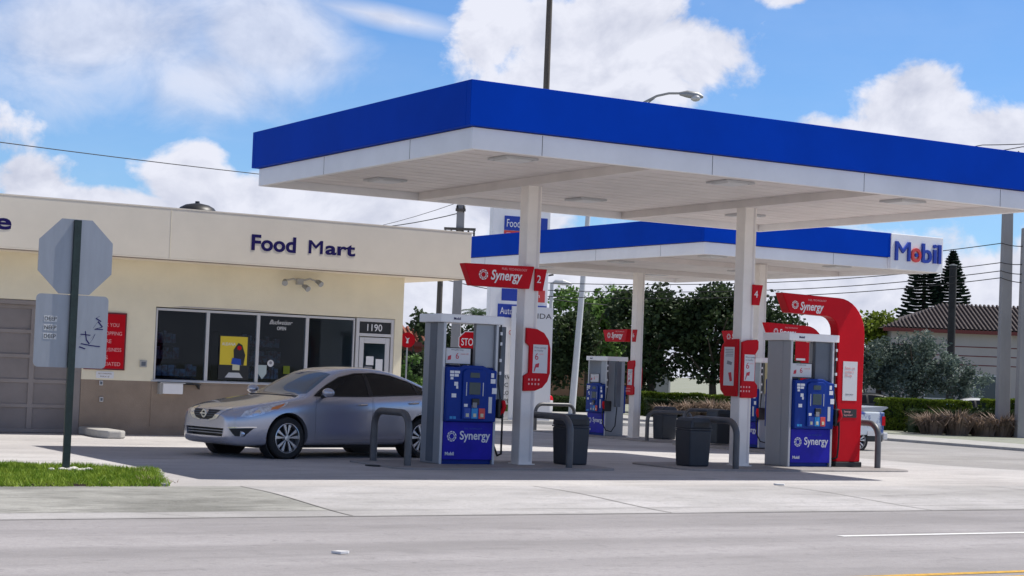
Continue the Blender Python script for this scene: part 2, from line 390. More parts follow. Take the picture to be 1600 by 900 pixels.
def Zg(x, y):
    z = LOWZ*sstep(47, 62, x+y)
    return z - .075*(1-sstep(16.8, 19.4, y)) if y < 20 else z

# ------------------------------------------------------------------ ground
def sheet(name, xs, ys, zf, m):
    bm = B(); g = [[bm.verts.new((x, y, zf(x, y))) for y in ys] for x in xs]
    for i in range(len(xs)-1):
        for j in range(len(ys)-1): bm.faces.new((g[i][j], g[i+1][j], g[i+1][j+1], g[i][j+1]))
    return struct(name, bm, m, smooth=True)
def rng(a, b, s):
    n = max(1, round((b-a)/s)); return [a+(b-a)*i/n for i in range(n+1)]
sheet('ground', [-1500, -300, -60, 0, 60, 300, 1500], [-400, -60, 0, 60, 300, 1800], lambda x, y: -.50, M_['far'])
sheet('road', rng(-90, 130, 20), [-2, 5, 11, 16.90], lambda x, y: -.075, M_['road'])
M_['walkold'] = concrete_ground('old_sidewalk_concrete', (.43, .425, .40), (.18, .18, .165), k=2.4)
sheet('sidewalk', rng(8.2, 40.4, 1.0), rng(16.86, 20.0, .35), lambda x, y: Zg(x, y)+.004, M_['walk'])
sheet('old_sidewalk', rng(-60, 8.2, 1.0), rng(17.42, 20.0, .35), lambda x, y: Zg(x, y)+.004, M_['walkold'])
sheet('gutter', rng(-60, 8.2, 1.0), rng(16.86, 17.42, .3), lambda x, y: Zg(x, y)+.004, M_['walk'])
sheet('side_street', rng(30.0, 40.4, 1.3), rng(20.0, 62, 1.2), lambda x, y: Zg(x, y), M_['street'])
sheet('forecourt_pavement', rng(-60, 30.0, 1.5), rng(20.0, 62, 1.2), lambda x, y: Zg(x, y), M_['lot'])
bm = B()                                     # painted and tooled lines
for x in (-3.9, .15, 4.15, 8.2, 12.3, 16.4, 20.5, 24.6, 28.7, 32.8, 36.9):
    v = [bm.verts.new((xx, y, Zg(xx, y)+.009)) for y in rng(16.9, 19.98, .3) for xx in (x-.011, x+.011)]
    for i in range(0, len(v)-2, 2): bm.faces.new((v[i], v[i+1], v[i+3], v[i+2]))
for y, w in ((16.885, .007), (17.42, .005), (20.0, .006)):
    xs = rng(-20, 40, .5); v = []
    for x in xs:
        j = noise.noise(Vector((x*1.3, y, 0)))*.02
        for yy in (y-w+j*.3, y+w+j*.5): v.append(bm.verts.new((x, yy, Zg(x, yy)+.010)))
    for i in range(0, len(v)-2, 2): bm.faces.new((v[i], v[i+1], v[i+3], v[i+2]))
struct('pavement_joints', bm, M_['joint'])
bm = B()
def strip(bm, x0, x1, y0, y1, z): bm.faces.new([bm.verts.new(p) for p in ((x0,y0,z),(x1,y0,z),(x1,y1,z),(x0,y1,z))])
for k in range(-5, 6): strip(bm, 12.48+k*12.2, 12.48+k*12.2+3.3, 14.12, 14.24, -.071)
struct('white_lane_markings', bm, M_['whiteline'])
bm = B()
for y0 in (10.87, 11.17): strip(bm, -80, 120, y0-.06, y0+.06, -.071)
struct('yellow_centre_line', bm, M_['yellow'])
# cracks wandering over the forecourt
bm = B()
for sx, sy, a, ln in ((9.4, 21.5, .1, 5), (17, 18.5, .3, 3.2), (22.5, 21, -.1, 4), (27, 25, .2, 6), (18.5, 17.7, .05, 3), (4.6, 17.6, .1, 2.6), (30, 30, -.2, 5), (5.6,17.9,-.5,1.2)):
    x, y = sx, sy; pts = []
    while ln > 0:
        pts.append((x, y)); a += random.uniform(-.35, .35)*.5; x += math.cos(a)*.12; y += math.sin(a)*.12; ln -= .12
    v = []
    for i, (x, y) in enumerate(pts):
        w = random.uniform(.002, .008); v += [bm.verts.new((x, y-w, Zg(x, y-w)+.008)), bm.verts.new((x, y+w, Zg(x, y+w)+.008))]
    for i in range(0, len(v)-2, 2): bm.faces.new((v[i], v[i+1], v[i+3], v[i+2]))
struct('pavement_cracks', bm, M_['joint'])
# side street kerb and far kerb
bm = B()
prism(bm, [(40.4, -.5), (40.5, -.24), (42.6, -.20), (42.6, -.5)], 'y', 18, 90)
struct('side_street_sidewalk', bm, M_['kerb'], bevel=.02)
bm = B(); box(bm, -20, 40.0, 52.3, 52.5, -.45, LOWZ+.13); box(bm, -20, 40, 52.52, 54.2, -.45, LOWZ+.11)
struct('back_kerb', bm, M_['kerb'], bevel=.02)

# grass verge in the left foreground
GP = [(-14, 20.06), (7.22, 20.06), (8.02, 22.55), (7.2, 23.3), (5.6, 23.85), (-14, 24.3)]
bm = B(); prism(bm, GP, 'z', -.05, .025); struct('verge_soil', bm, M_['soil'])
bm = B(); bmk = [( (7.22,20.03),(8.05,22.6) ), ((8.05,22.6),(7.2,23.36))]
for a, b in bmk:
    a = Vector((*a, 0)); b = Vector((*b, 0)); n = Vector(((b-a).y, -(b-a).x, 0)).normalized()*.09
    prism(bm, [(a.x, a.y), (b.x, b.y), (b.x+n.x, b.y+n.y), (a.x+n.x, a.y+n.y)], 'z', -.03, .035)
struct('verge_kerb', bm, M_['kerb'])
def inpoly(x, y, P):
    c = False; j = len(P)-1
    for i in range(len(P)):
        if (P[i][1] > y) != (P[j][1] > y) and x < (P[j][0]-P[i][0])*(y-P[i][1])/(P[j][1]-P[i][1])+P[i][0]: c = not c
        j = i
    return c
bm = B(); k = 0
while k < 30000:
    x, y = random.uniform(2.5, 8.1), random.uniform(20.05, 24.2)
    if not inpoly(x, y, GP): continue
    h = random.uniform(.035, .07)*(1.15+.5*noise.noise(Vector((x*2, y*2, 0)))); 
    if (x-6.75)**2+(y-22.2)**2 < .03: continue
    if x > 7 and random.random() < .25: h *= .5
    a = random.uniform(0, 6.283); w = .0075; l = Vector((random.gauss(0, .035), random.gauss(0, .035), h))
    p = Vector((x, y, .02)); d = Vector((math.cos(a)*w, math.sin(a)*w, 0))
    bm.faces.new([bm.verts.new(q) for q in (p-d, p+d, p+l*.6+d*.5, p+l)]); k += 1
for x, y, n in ((4.9, 20.5, 30), (7.3, 20.6, 40), (7.5, 22.0, 40)):
    for k in range(n):                                           # weeds and dry blades
        px, py2 = x+random.gauss(0, .16), y+random.gauss(0, .12); l = Vector((random.gauss(0, .05), random.gauss(0, .05), random.uniform(.03, .08))); p = Vector((px, py2, .02)); d = Vector((.008, .004, 0))
        f = bm.faces.new([bm.verts.new(q) for q in (p-d, p+d, p+l)]); f.material_index = 1
for k in range(2200):                                            # ragged edge creeping over the kerb and sidewalk
    t_ = random.random(); e = random.choice(((Vector((3, 20.03, 0)), Vector((7.25, 20.03, 0))), (Vector((7.25, 20.03, 0)), Vector((8.04, 22.6, 0)))))
    q_ = noise.noise(Vector((t_*14, 3.3, 0))); p = e[0].lerp(e[1], t_)+Vector((random.gauss(0, .03), random.gauss(0, .03)-.03*max(0, q_), .0)); l = Vector((random.gauss(0, .03), random.gauss(-.02, .03), random.uniform(.03, .08)))
    if q_ < -.25: continue
    d = Vector((.008, .003, 0)); bm.faces.new([bm.verts.new(v) for v in (p-d, p+d, p+l)])
o = obj('grass', bm, [M_['grass'], M_['reed']]); o['kind'] = 'stuff'
bm = B()
for k in range(26):
    a = random.uniform(0, 6.283); r = random.uniform(.04, .22); x, y = 6.75+r*math.cos(a)*1.3, 22.15+r*math.sin(a)
    c = Vector((x, y, .06)); vs = []
    s = random.uniform(.02, .045)
    bmesh.ops.create_icosphere(bm, subdivisions=1, radius=s, matrix=Matrix.Translation(c)@Matrix.Diagonal((1.3, 1, .6, 1)))
o = obj('gravel', bm, mat('pale_gravel', (.6, .58, .55), .9)); o['kind'] = 'stuff'
# scraps on the ground
for (x, y, s, l, z) in ((11.95, 23.95, .15, 'flattened dark scrap lying on the pavement left of the first pipe guard', .004), (6.5, 13.6, .07, 'small white scrap lying on the road', -.071), (16.6, 20.2, .10, 'small white scrap lying on the sunny pavement right of the canopy shadow', .004)):
    bm = B(); pts = [(x+s*random.uniform(.5, 1.2)*math.cos(t), y+s*.8*random.uniform(.5, 1.2)*math.sin(t)) for t in [k*.7 for k in range(9)]]
    prism(bm, pts, 'z', z, z+.02); tag(obj('litter', bm, M_['black'] if 'dark' in l else M_['paper']), l, 'litter')

# ------------------------------------------------------------------ canopies
def rotp(cx, cy, x, y, r): return (x, y)
def canopy(x0, y0, lx, ly, z1, z2, z3, label, beam_axis, beams, lights, logo_right, seam=2.9, flip=False):
    t = thing('canopy', label, 'canopy', (x0+lx/2, y0+ly/2, 0), 0, 'fuel canopies')
    hx, hy = lx/2, ly/2; T = .12
    bm = B()
    px = hx-1.78 if logo_right else hx     # the blue stops short of the lit white end panel
    box(bm, -hx, px, -hy, -hy+T, z2, z1); box(bm, -hx, -hx+T, -hy+T+.002, hy-T-.002, z2, z1)
    box(bm, -hx, hx, hy-T, hy, z2, z1)
    if not logo_right: box(bm, hx-T, hx, -hy+T+.002, hy-T-.002, z2, z1)
    else: box(bm, hx-T, hx, -hy+1.28, hy-T-.002, z2, z1)
    obj('blue_fascia', bm, M_['blue'], t, bevel=.006)
    i = .1; bm = B()
    box(bm, -hx+i, hx-i, -hy+i, -hy+i+.09, z3, z2-.012); box(bm, -hx+i, hx-i, hy-i-.09, hy-i, z3, z2-.012)
    box(bm, -hx+i, -hx+i+.09, -hy+i+.092, hy-i-.092, z3, z2-.012); box(bm, hx-i-.09, hx-i, -hy+i+.092, hy-i-.092, z3, z2-.012)
    obj('white_fascia', bm, M_['whitem'], t, bevel=.004)
    bm = B()                                                    # dark drip gap between the blue and the white
    e = i+.012
    box(bm, -hx+e, hx-e, -hy+e, -hy+e+.05, z2-.014, z2+.004); box(bm, -hx+e, hx-e, hy-e-.05, hy-e, z2-.014, z2+.004)
    box(bm, -hx+e, -hx+e+.05, -hy+e+.06, hy-e-.06, z2-.014, z2+.004)
    x = -hx+1.2
    while x < hx-.5:
        box(bm, x-.004, x+.004, -hy+i-.002, -hy+i+.003, z3+.004, z2-.02); x += seam
    y = -hy+1.9
    while y < hy-.5:
        box(bm, -hx+i-.002, -hx+i+.003, y-.004, y+.004, z3+.004, z2-.02); y += seam
    obj('fascia_seams', bm, M_['dirtline'], t)
    sz = z3+.13
    bm = B(); box(bm, -hx+i+.09, hx-i-.09, -hy+i+.09, hy-i-.09, sz, sz+.05)
    box(bm, -hx+.3, hx-.3, -hy+.3, hy-.3, z1-.12, z1-.08)
    obj('soffit', bm, M_['soffit'], t)
    bm = B()                                                    # metal deck pans: standing ribs under the soffit
    if beam_axis == 'y':
        y = -hy+.35
        while y < hy-.25: box(bm, -hx+i+.1, hx-i-.1, y-.004, y+.004, sz-.005, sz-.001); y += .4
    else:
        x = -hx+.35
        while x < hx-.25: box(bm, x-.004, x+.004, -hy+i+.1, hy-i-.1, sz-.005, sz-.001); x += .4
    obj('deck_ribs', bm, M_['soffit'], t)
    for b in beams:
        if beam_axis == 'y': bxo('beam', M_['soffit'], t, b-hx-.13-x0, b-hx+.13-x0, -hy+i+.092, hy-i-.092, z3+.0, sz-.0005)
        else: bxo('beam', M_['soffit'], t, -hx+i+.092, hx-i-.092, b-hy-.13-y0, b-hy+.13-y0, z3+.0, sz-.0005)
    for lx_, ly_ in lights:
        a, b = lx_-x0-hx, ly_-y0-hy; s = .27
        bm = B()
        for q in ((-s, s, -s, -s+.03), (-s, s, s-.03, s), (-s, -s+.03, -s+.031, s-.031), (s-.03, s, -s+.031, s-.031)): box(bm, a+q[0], a+q[1], b+q[2], b+q[3], sz-.035, sz-.006)
        f = obj('light_fixture', bm, M_['pumpl'], t)
        bm = B(); prism(bm, [(a-.2, b-.2), (a+.2, b-.2), (a+.2, b+.2), (a-.2, b+.2)], 'z', sz-.05, sz-.007); obj('diffuser', bm, M_['paper'], f, bevel=.015)
    if logo_right:                                              # white panel with the raised company name wrapped round the corner
        bm = B(); prism(bm, [(px+.002, -hy-.02), (hx+.02, -hy-.02), (hx+.02, -hy+1.3), (hx-.1, -hy+1.3), (hx-.1, -hy+.1), (px+.002, -hy+.1)], 'z', z2-.30, z1)
        p = obj('name_panel', bm, M_['whitem'], t, bevel=.015)
        for ch, m, a, b, c, d in (('M', 'blueL', .12, .62, -.075, .415), ('o', 'redL', .66, .99, -.085, .28), ('b', 'blueL', 1.03, 1.36, -.085, .415), ('i', 'blueL', 1.42, 1.53, -.075, .415), ('l', 'blueL', 1.59, 1.69, -.075, .415)):
            fit('letter', ch, M_[m], p, px+a, px+b, -hy-.05, z2+c, z2+d, ext=.03, bold=0 if ch == 'M' else .012)
        bm = B(); lathe(bm, [(.0, 0), (.05, 0), (.05, -.035), (0, -.035)], 'y', 16, (px+.825, -hy-.05, z2+.098)); obj('letter_centre', bm, M_['blueL'], p)
    return t
M_['blueL'] = mat('letter_blue', (.008, .04, .36), .35); M_['redL'] = mat('letter_red', (.62, .05, .04), .35)
Z1, Z2, Z3 = 5.354, 4.745, 4.444
canopy(11.456, 20.561, 10.917, 7.511, Z1, Z2, Z3, 'blue and white fuel canopy nearest the road, over the front pump row', 'y', [14.68, 19.02],
       [(13.05, 22.1), (13.1, 26.3), (17.05, 26.3), (17.0, 22.1), (20.6, 22.1), (20.6, 26.3)], False)
canopy(25.431, 34.008, 7.678, 11.632, Z1, Z2, Z3, 'blue and white fuel canopy behind the front one, with the company name at its corner', 'x', [37.9, 42.3],
       [(27.2, 36), (31.3, 36), (27.2, 40.1), (31.3, 40.1), (27.2, 44.2), (31.3, 44.2)], True)

# ------------------------------------------------------------------ fuelling islands
def island(x0, x1, y0, y1, zb, label, r=.3):
    pts = []
    for cx, cy, a in ((x1-r, y0+r, -90), (x1-r, y1-r, 0), (x0+r, y1-r, 90), (x0+r, y0+r, 180)):
        for k in range(7): t = rad(a+k*15); pts.append((cx+r*math.cos(t), cy+r*math.sin(t)))
    bm = B(); prism(bm, pts, 'z', zb-.1, zb+.03); o = struct('pump_island', bm, M_['island'], bevel=.015)
    return o
island(12.0, 15.9, 23.2, 25.15, 0, '')
island(17.3, 22.1, 23.2, 25.15, 0, '')
island(28.4, 30.2, 40.2, 46.9, LOWZ, ''); island(28.4, 30.2, 33.6, 39.3, -.30, '')

def column(x, y, zb, label, top=Z3+.12):
    t = thing('canopy_column', label, 'column', (x, y, zb), 0, 'canopy columns'); w = .125
    bxo('shaft', M_['column'], t, -w, w, -w, w, 0, top-zb, bevel=.012)
    bxo('base_plate', M_['column'], t, -w-.03, w+.03, -w-.03, w+.03, 0, .015)
    bm = B(); box(bm, w-.07, w-.03, -w-.004, -w+.001, .05, top-zb-.02); obj('downpipe_seam', bm, M_['soffit'], t)
    return t
column(14.68, 24.24, .03, 'white square column beside the left front pump, carrying the red sign with the number 2')
column(19.02, 24.24, .03, 'white square column left of the right front pump, carrying the red sign with the number 4')
column(29.35, 42.3, LOWZ+.03, 'white square column under the rear canopy, beside its left pump')
column(29.8, 37.3, -.27, 'white square column under the rear canopy, mostly hidden behind the front right column')

def swirl(parent, loc, r, rot=(math.pi/2, 0, 0), m=None):
    bm = B()
    for k in range(9):
        a = 2*math.pi*k/9
        for rr, w in ((.95, .2), (.62, .16)):
            pts = []
            for q in range(5): t = a+q*.13+(1-rr)*1.5; pts.append((r*rr*math.cos(t), r*rr*math.sin(t)))
            for q in range(4, -1, -1): t = a+q*.13+(1-rr)*1.5+.12; pts.append((r*(rr-w)*math.cos(t), r*(rr-w)*math.sin(t)))
            prism(bm, pts, 'z', 0, .004)
    for k in range(0):
        pass
    o = obj('emblem', bm, m or M_['white'], parent); o.location = loc; o.rotation_euler = rot
    return o

def guard(x, y, z, span, along, label, h=.78, grp='bent pipe guards at the island ends'):
    t = None; r = .055; s = span/2; rr = .24; path = []
    path.append((-s, 0, 0)); path.append((-s, 0, h-rr))
    for k in range(1, 7): a = rad(90*k/6); path.append((-s+rr-rr*math.cos(a), 0, h-rr+rr*math.sin(a)))
    for k in range(0, 7): a = rad(90*k/6); path.append((s-rr+rr*math.sin(a), 0, h-rr+rr*math.cos(a)))
    path.append((s, 0, 0))
    bm = B(); tube(bm, path, r, 14)
    o = obj('pipe_guard', bm, M_['pipe'], smooth=True, angle=50); o.location = (x, y, z)
    if along == 'y': o.rotation_euler = (0, 0, math.pi/2)
    return tag(o, label, 'pipe guard', grp)
guard(12.38, 24.3, .03, 1.15, 'y', 'bent grey pipe guard left of the left front pump, in front of the silver car')
guard(15.04, 24.05, .03, 1.3, 'y', 'bent grey pipe guard between the number 2 column and the left bin')
guard(18.26, 24.0, .03, 1.3, 'y', 'bent grey pipe guard in front of the number 4 column')
guard(21.78, 24.42, .03, 1.2, 'y', 'bent grey pipe guard right of the tall red arch')
guard(29.3, 40.5, LOWZ+.03, 1.5, 'x', 'bent grey pipe guard in front of the rear left column', .80)
guard(29.3, 46.5, LOWZ+.03, 1.4, 'x', 'bent grey pipe guard seen above the left bin, left of the rear left pump', .80)
guard(29.3, 38.9, -.245, 1.35, 'x', 'bent grey pipe guard behind the right front bin, left of the number 4 column', .86)
guard(29.3, 34.2, -.245, 1.35, 'x', 'bent grey pipe guard at the near end of the rear island behind the right pump', .80)

def bin_(x, y, z, rz, label, s=1):
    t = thing('waste_bin', label, 'bin', (x, y, z), rz, 'dark plastic bins on the pump islands')
    bm = B(); w0, w1, h = .20*s, .222*s, .60*s
    v0 = [bm.verts.new((a*w0, b*w0, 0)) for a, b in ((-1,-1),(1,-1),(1,1),(-1,1))]; v1 = [bm.verts.new((a*w1, b*w1, h)) for a, b in ((-1,-1),(1,-1),(1,1),(-1,1))]
    bm.faces.new(v0[::-1]); bm.faces.new(v1)
    for i in range(4): bm.faces.new((v0[i], v0[(i+1) % 4], v1[(i+1) % 4], v1[i]))
    obj('bin_body', bm, M_['can'], t, bevel=.025)
    bxo('rim', M_['can2'], t, -w1-.006, w1+.006, -w1-.006, w1+.006, h+.001, h+.022, bevel=.006)
    bm = B(); pts = [(-w1, 0), (w1, 0), (w1*.93, .13*s), (w1*.7, .185*s), (-w1*.7, .185*s), (-w1*.93, .13*s)]
    prism(bm, [(a, h+.024+b) for a, b in pts], 'y', -w1, w1); obj('lid', bm, M_['can'], t, bevel=.02)
    f = bxo('flap', M_['black'], t, -w1*.7, w1*.7, -w1-.006, -w1+.01, h+.05, h+.135, bevel=.004)
    return t
bin_(15.62, 24.28, .03, 0, 'dark plastic bin right of the number 2 column, behind the pipe guard', 1.0)
bin_(17.93, 24.1, .03, 0, 'dark plastic bin left of the number 4 column, largest in the photo')
bin_(30.0, 41.7, LOWZ+.03, 0, 'dark plastic bin right of the rear left column', 1.15)
bin_(29.3, 38.25, -.24, 0, 'dark plastic bin half hidden behind the right front bin', 1.12)

def pump(x, y, z, rz, label, variant=0, small=False):
    """local: front face y=0 looking to -y, x 0..0.98, depth .62"""
    t = thing('fuel_pump', label, 'fuel pump', (x, y, z), rz, 'fuel pumps'); W, Dp, H = .98, .62, 2.18
    bm = B()
    box(bm, 0, .045, .0, Dp, 0, H); obj('end_panel', bm, M_['pumpg'], t, bevel=.012)
    bm = B(); box(bm, W-.045, W, .0, Dp, 0, H); obj('end_panel', bm, M_['pumpg'], t, bevel=.012)
    bm = B(); box(bm, -.006, -.0005, .20, .42, .03, H-.01); obj('side_inset', bm, M_['pumpd'] if variant == 0 else M_['pumpg'], t)
    bm = B()
    for xx in (.0, W-.045): box(bm, xx+.002, xx+.043, -.018, -.001, 0, H)
    obj('edge_trim', bm, M_['pumpl'], t, bevel=.004)
    bxo('cabinet', M_['pblue'], t, .046, W-.046, .03, Dp-.03, 0, 1.5, bevel=.006)
    bxo('hose_cabinet', M_['pumpd'] if variant else M_['pumpg'], t, .60, W-.046, .04, .13, 1.501, H, bevel=.01)
    c = bxo('cap', M_['whitem'], t, -.075, W+.075, -.055, Dp+.055, H+.001, H+.13, bevel=.012)
    text('lettering', 'Mobil', .055, M_['navy'], c, (.14, -.058, H+.045), ext=.001, bold=.001)
    # lower door with print
    for sgn, yy, rot, xo in ((-1, 0, (math.pi/2, 0, 0), 0), (1, Dp, (math.pi/2, 0, math.pi), W)):
        lo = bxo('lower_door', M_['pblue2'], t, .05, W-.05, min(yy+sgn*.026, yy-sgn*.028), max(yy+sgn*.026, yy-sgn*.028), .07, .655, bevel=.008)
        def X(a): return a if sgn < 0 else W-a
        yf = yy+sgn*.028
        text('lettering', 'Synergy', .185, M_['white'], lo, (X(.34), yf, .385), rot, .001, .003, sx=.93)
        text('lettering', 'FUEL TECHNOLOGY', .034, M_['blue3'], lo, (X(.42), yf, .54), rot, .001)
        text('lettering', 'Mobil', .07, M_['white'], lo, (X(.09), yf, .14), rot, .001, .002)
        swirl(lo, (X(.20), yf, .43), .085, rot)
        # payment head
        bm = B(); y_a, y_b = yy+sgn*.10, yy-sgn*.029
        pts = [(.05, .66), (W-.05, .66), (W-.05, 1.46), (W-.17, 1.475), (W-.3, 1.53), (.38, 1.53), (.27, 1.50), (.05, 1.50)]
        prism(bm, pts, 'y', min(y_a, y_b), max(y_a, y_b)); hd = obj('payment_head', bm, M_['pblue'], t, bevel=.02)
        yf = yy+sgn*.10
        def pb(name, m, a0, a1, z0, z1, d=.012, bev=.004):
            A, C = sorted((X(a0), X(a1))); y0_, y1_ = sorted((yf+sgn*d, yf-sgn*.002)); return bxo(name, m, hd, A, C, y0_, y1_, z0, z1, bevel=bev)
        bm = B(); prism(bm, [(X(.31), .70), (X(.72), .70), (X(.72), 1.43), (X(.66), 1.475), (X(.37), 1.475), (X(.31), 1.43)], 'y', *sorted((yf+sgn*.03, yf-sgn*.001)))
        obj('centre_console', bm, M_['pblue'], hd, bevel=.012)
        d2 = .035
        pb('price_display', M_['screen'], .43, .60, 1.34, 1.42, d2); pb('screen', M_['screen'], .42, .62, 1.08, 1.27, d2)
        pb('screen_edge', M_['pumpl'], .365, .38, 1.06, 1.27, d2); pb('screen_edge', M_['pumpl'], .66, .675, 1.06, 1.27, d2)
        pb('card_reader', M_['black'], .47, .60, .92, 1.02, .06, .01); pb('sticker', M_['white'], .34, .40, .89, .935, d2, 0)
        pb('keypad', M_['grey'], .475, .55, .88, .96, .066, 0)
        for a, m in ((.345, 'blue3'), (.475, 'cyan'), (.605, 'redkey')):
            k = pb('grade_panel', M_[m], a, a+.11, .71, .87, d2); pb('grade_button', M_['yelkey'], a+.028, a+.08, .735, .79, d2+.008)
        for a0, a1, z0, z1 in ((.09, .16, 1.40, 1.44), (.17, .26, 1.40, 1.44), (.09, .16, 1.35, 1.39), (.17, .24, 1.35, 1.39), (.10, .15, 1.305, 1.34), (.17, .235, 1.21, 1.27), (.205, .24, 1.165, 1.21), (.13, .21, 1.03, 1.09), (.82, .87, 1.35, 1.42), (.815, .9, 1.26, 1.33), (.845, .93, 1.10, 1.19), (.79, .85, .80, 1.05)):
            pb('sticker', M_['white'] if z1-z0 < .1 or a0 < .5 else M_['pumpl'], a0, a1, z0, z1, .003, 0)
        for a0 in (.11, .17): pb('sticker', M_['cyan'], a0, a0+.05, .70, .74, .003, 0)
        # printed topper above the head
        ft = bxo('topper_frame', M_['black'], t, *sorted((X(.06), X(.52))), *sorted((yy-sgn*.03, yy-sgn*.05)), 1.535, 1.80)
        cd = bxo('topper_card', M_['paper'], ft, *sorted((X(.075), X(.505))), *sorted((yy-sgn*.026, yy-sgn*.0299)), 1.552, 1.785)
        yt = yy-sgn*.024
        text('lettering', '6', .13, M_['red2'], cd, (X(.24), yt, 1.625), rot, .001)
        text('lettering', 'cents off', .04, M_['pink'], cd, (X(.33), yt, 1.69), rot, .001); text('lettering', 'every gallon today', .03, M_['grey'], cd, (X(.16), yt, 1.755), rot, .001)
        bm = B(); prism(bm, [(X(.1), 1.6), (X(.16), 1.61), (X(.165), 1.68), (X(.11), 1.66)], 'y', *sorted((yt, yt+sgn*.001))); obj('printed_mark', bm, M_['red2'], cd)
    if variant == 1:
        bm = B(); box(bm, .10, .34, -.012, -.004, 1.83, 2.17); fl = obj('red_card', bm, M_['red'], t); bxo('card_strip', M_['white'], fl, .12, .32, -.016, -.0125, 1.84, 1.875)
    # nozzle, cradle and hose on the right of the head
    bm = B(); box(bm, W-.02, W+.09, -.12, .14, .72, 1.02); nz = obj('nozzle_cradle', bm, M_['black'], t, bevel=.025)
    bm = B(); tube(bm, [(W+.05, -.10, .78), (W+.07, -.15, .90), (W+.06, -.13, 1.0)], [.03, .035, .03], 10); obj('nozzle_handle', bm, M_['red'], nz, smooth=True)
    bm = B(); tube(bm, [(W+.05, -.13, .80), (W+.04, -.15, .62), (W+.05, -.13, .35), (W+.10, -.05, .17), (W+.13, .12, .13), (W+.13, .25, .3), (W+.12, .30, .8), (W+.11, .31, 1.5), (W+.10, .31, H)], .016, 8)
    obj('hose', bm, M_['rubber'], t, smooth=True)
    bxo('hose_guide', M_['pumpd'], t, W+.12, W+.25, .18, .34, .85, H-.02, bevel=.012)
    bm = B(); tube(bm, [(W+.045, .0, H), (W+.04, -.01, 1.9), (W+.05, .02, 1.62), (W+.03, 0, 1.3), (W+.05, -.05, 1.02)], .014, 8); obj('retractor_cable', bm, M_['black'], t, smooth=True)
    for zz in (2.02, 1.86, 1.6, 1.4): bxo('clip', M_['white'], t, W+.03, W+.06, -.03, .0, zz, zz+.05)
    return t
pump(13.12, 24.12, .03, 0, 'blue and grey fuel pump between the silver car and the number 2 column')
pump(19.92, 24.05, .03, 0, 'blue and grey fuel pump beside the tall red arch, with a red card on top', 1)
pump(28.98, 44.2, LOWZ+.03, -math.pi/2, 'fuel pump under the rear canopy, left of the rear left column, showing its grey end')
pump(28.98, 37.1, -.24, -math.pi/2, 'fuel pump glimpsed between the number 4 column and the right front pump')
tag(bxo('poster', mat('cream_card', (.62, .55, .30), .6), None, 29.05, 29.45, 36.05, 36.07, 1.15, 1.95), 'cream placard behind the number 4 column, left of the right front pump', 'placard')

# red fascia signs
def wing(x, y, z, rz, label):
    t = thing('brand_sign', label, 'sign', (x, y, z), rz, 'red wing signs on the columns')
    bm = B(); fr = [(-1.25, .33), (-1.0, .37), (0.0, .34), (-.07, 0), (-1.13, .02)]
    prism(bm, [(-1.27, .34), (0, .36), (-.08, .0), (-1.12, .0)], 'y', -.16, .02); obj('sign_body', bm, M_['red'], t, bevel=.012)
    text('lettering', 'Synergy', .215, M_['white'], t, (-.80, -.162, .115), ext=.002, bold=.004, shear=.22, sx=.82)
    text('lettering', 'FUEL TECHNOLOGY', .05, M_['pink'], t, (-.60, -.162, .275), ext=.001)
    swirl(t, (-.93, -.163, .18), .085)
    return t
wing(14.67, 24.20, 2.80, 0, 'large red sign wing on the left of the number 2 column')
wing(29.3, 42.5, 2.45, -math.pi/2, 'red sign wing on the rear left column under the rear canopy')
wing(29.8, 37.45, 2.45, -math.pi/2, 'red sign wing on the rear right column, peeping out left of the number 4 column')
def number_sign(x, y, z, rz, n, label):
    t = thing('number_sign', label, 'sign', (x, y, z), rz)
    bm = B(); prism(bm, [(0, .35), (.215, .35), (.15, 0), (0, 0)], 'y', -.035, 0); obj('plate', bm, M_['red'], t, bevel=.006)
    text('lettering', n, .17, M_['white'], t, (.025, -.037, .13), ext=.002)
    return t
number_sign(14.71, 24.11, 2.78, 0, '2', 'small red sign with the number 2 on the front left column')
number_sign(19.08, 24.11, 2.78, 0, '4', 'small red sign with the number 4 on the front right column')
number_sign(29.2, 42.28, 2.45, -math.pi/2, '6', 'small red sign on the rear left column under the rear canopy')
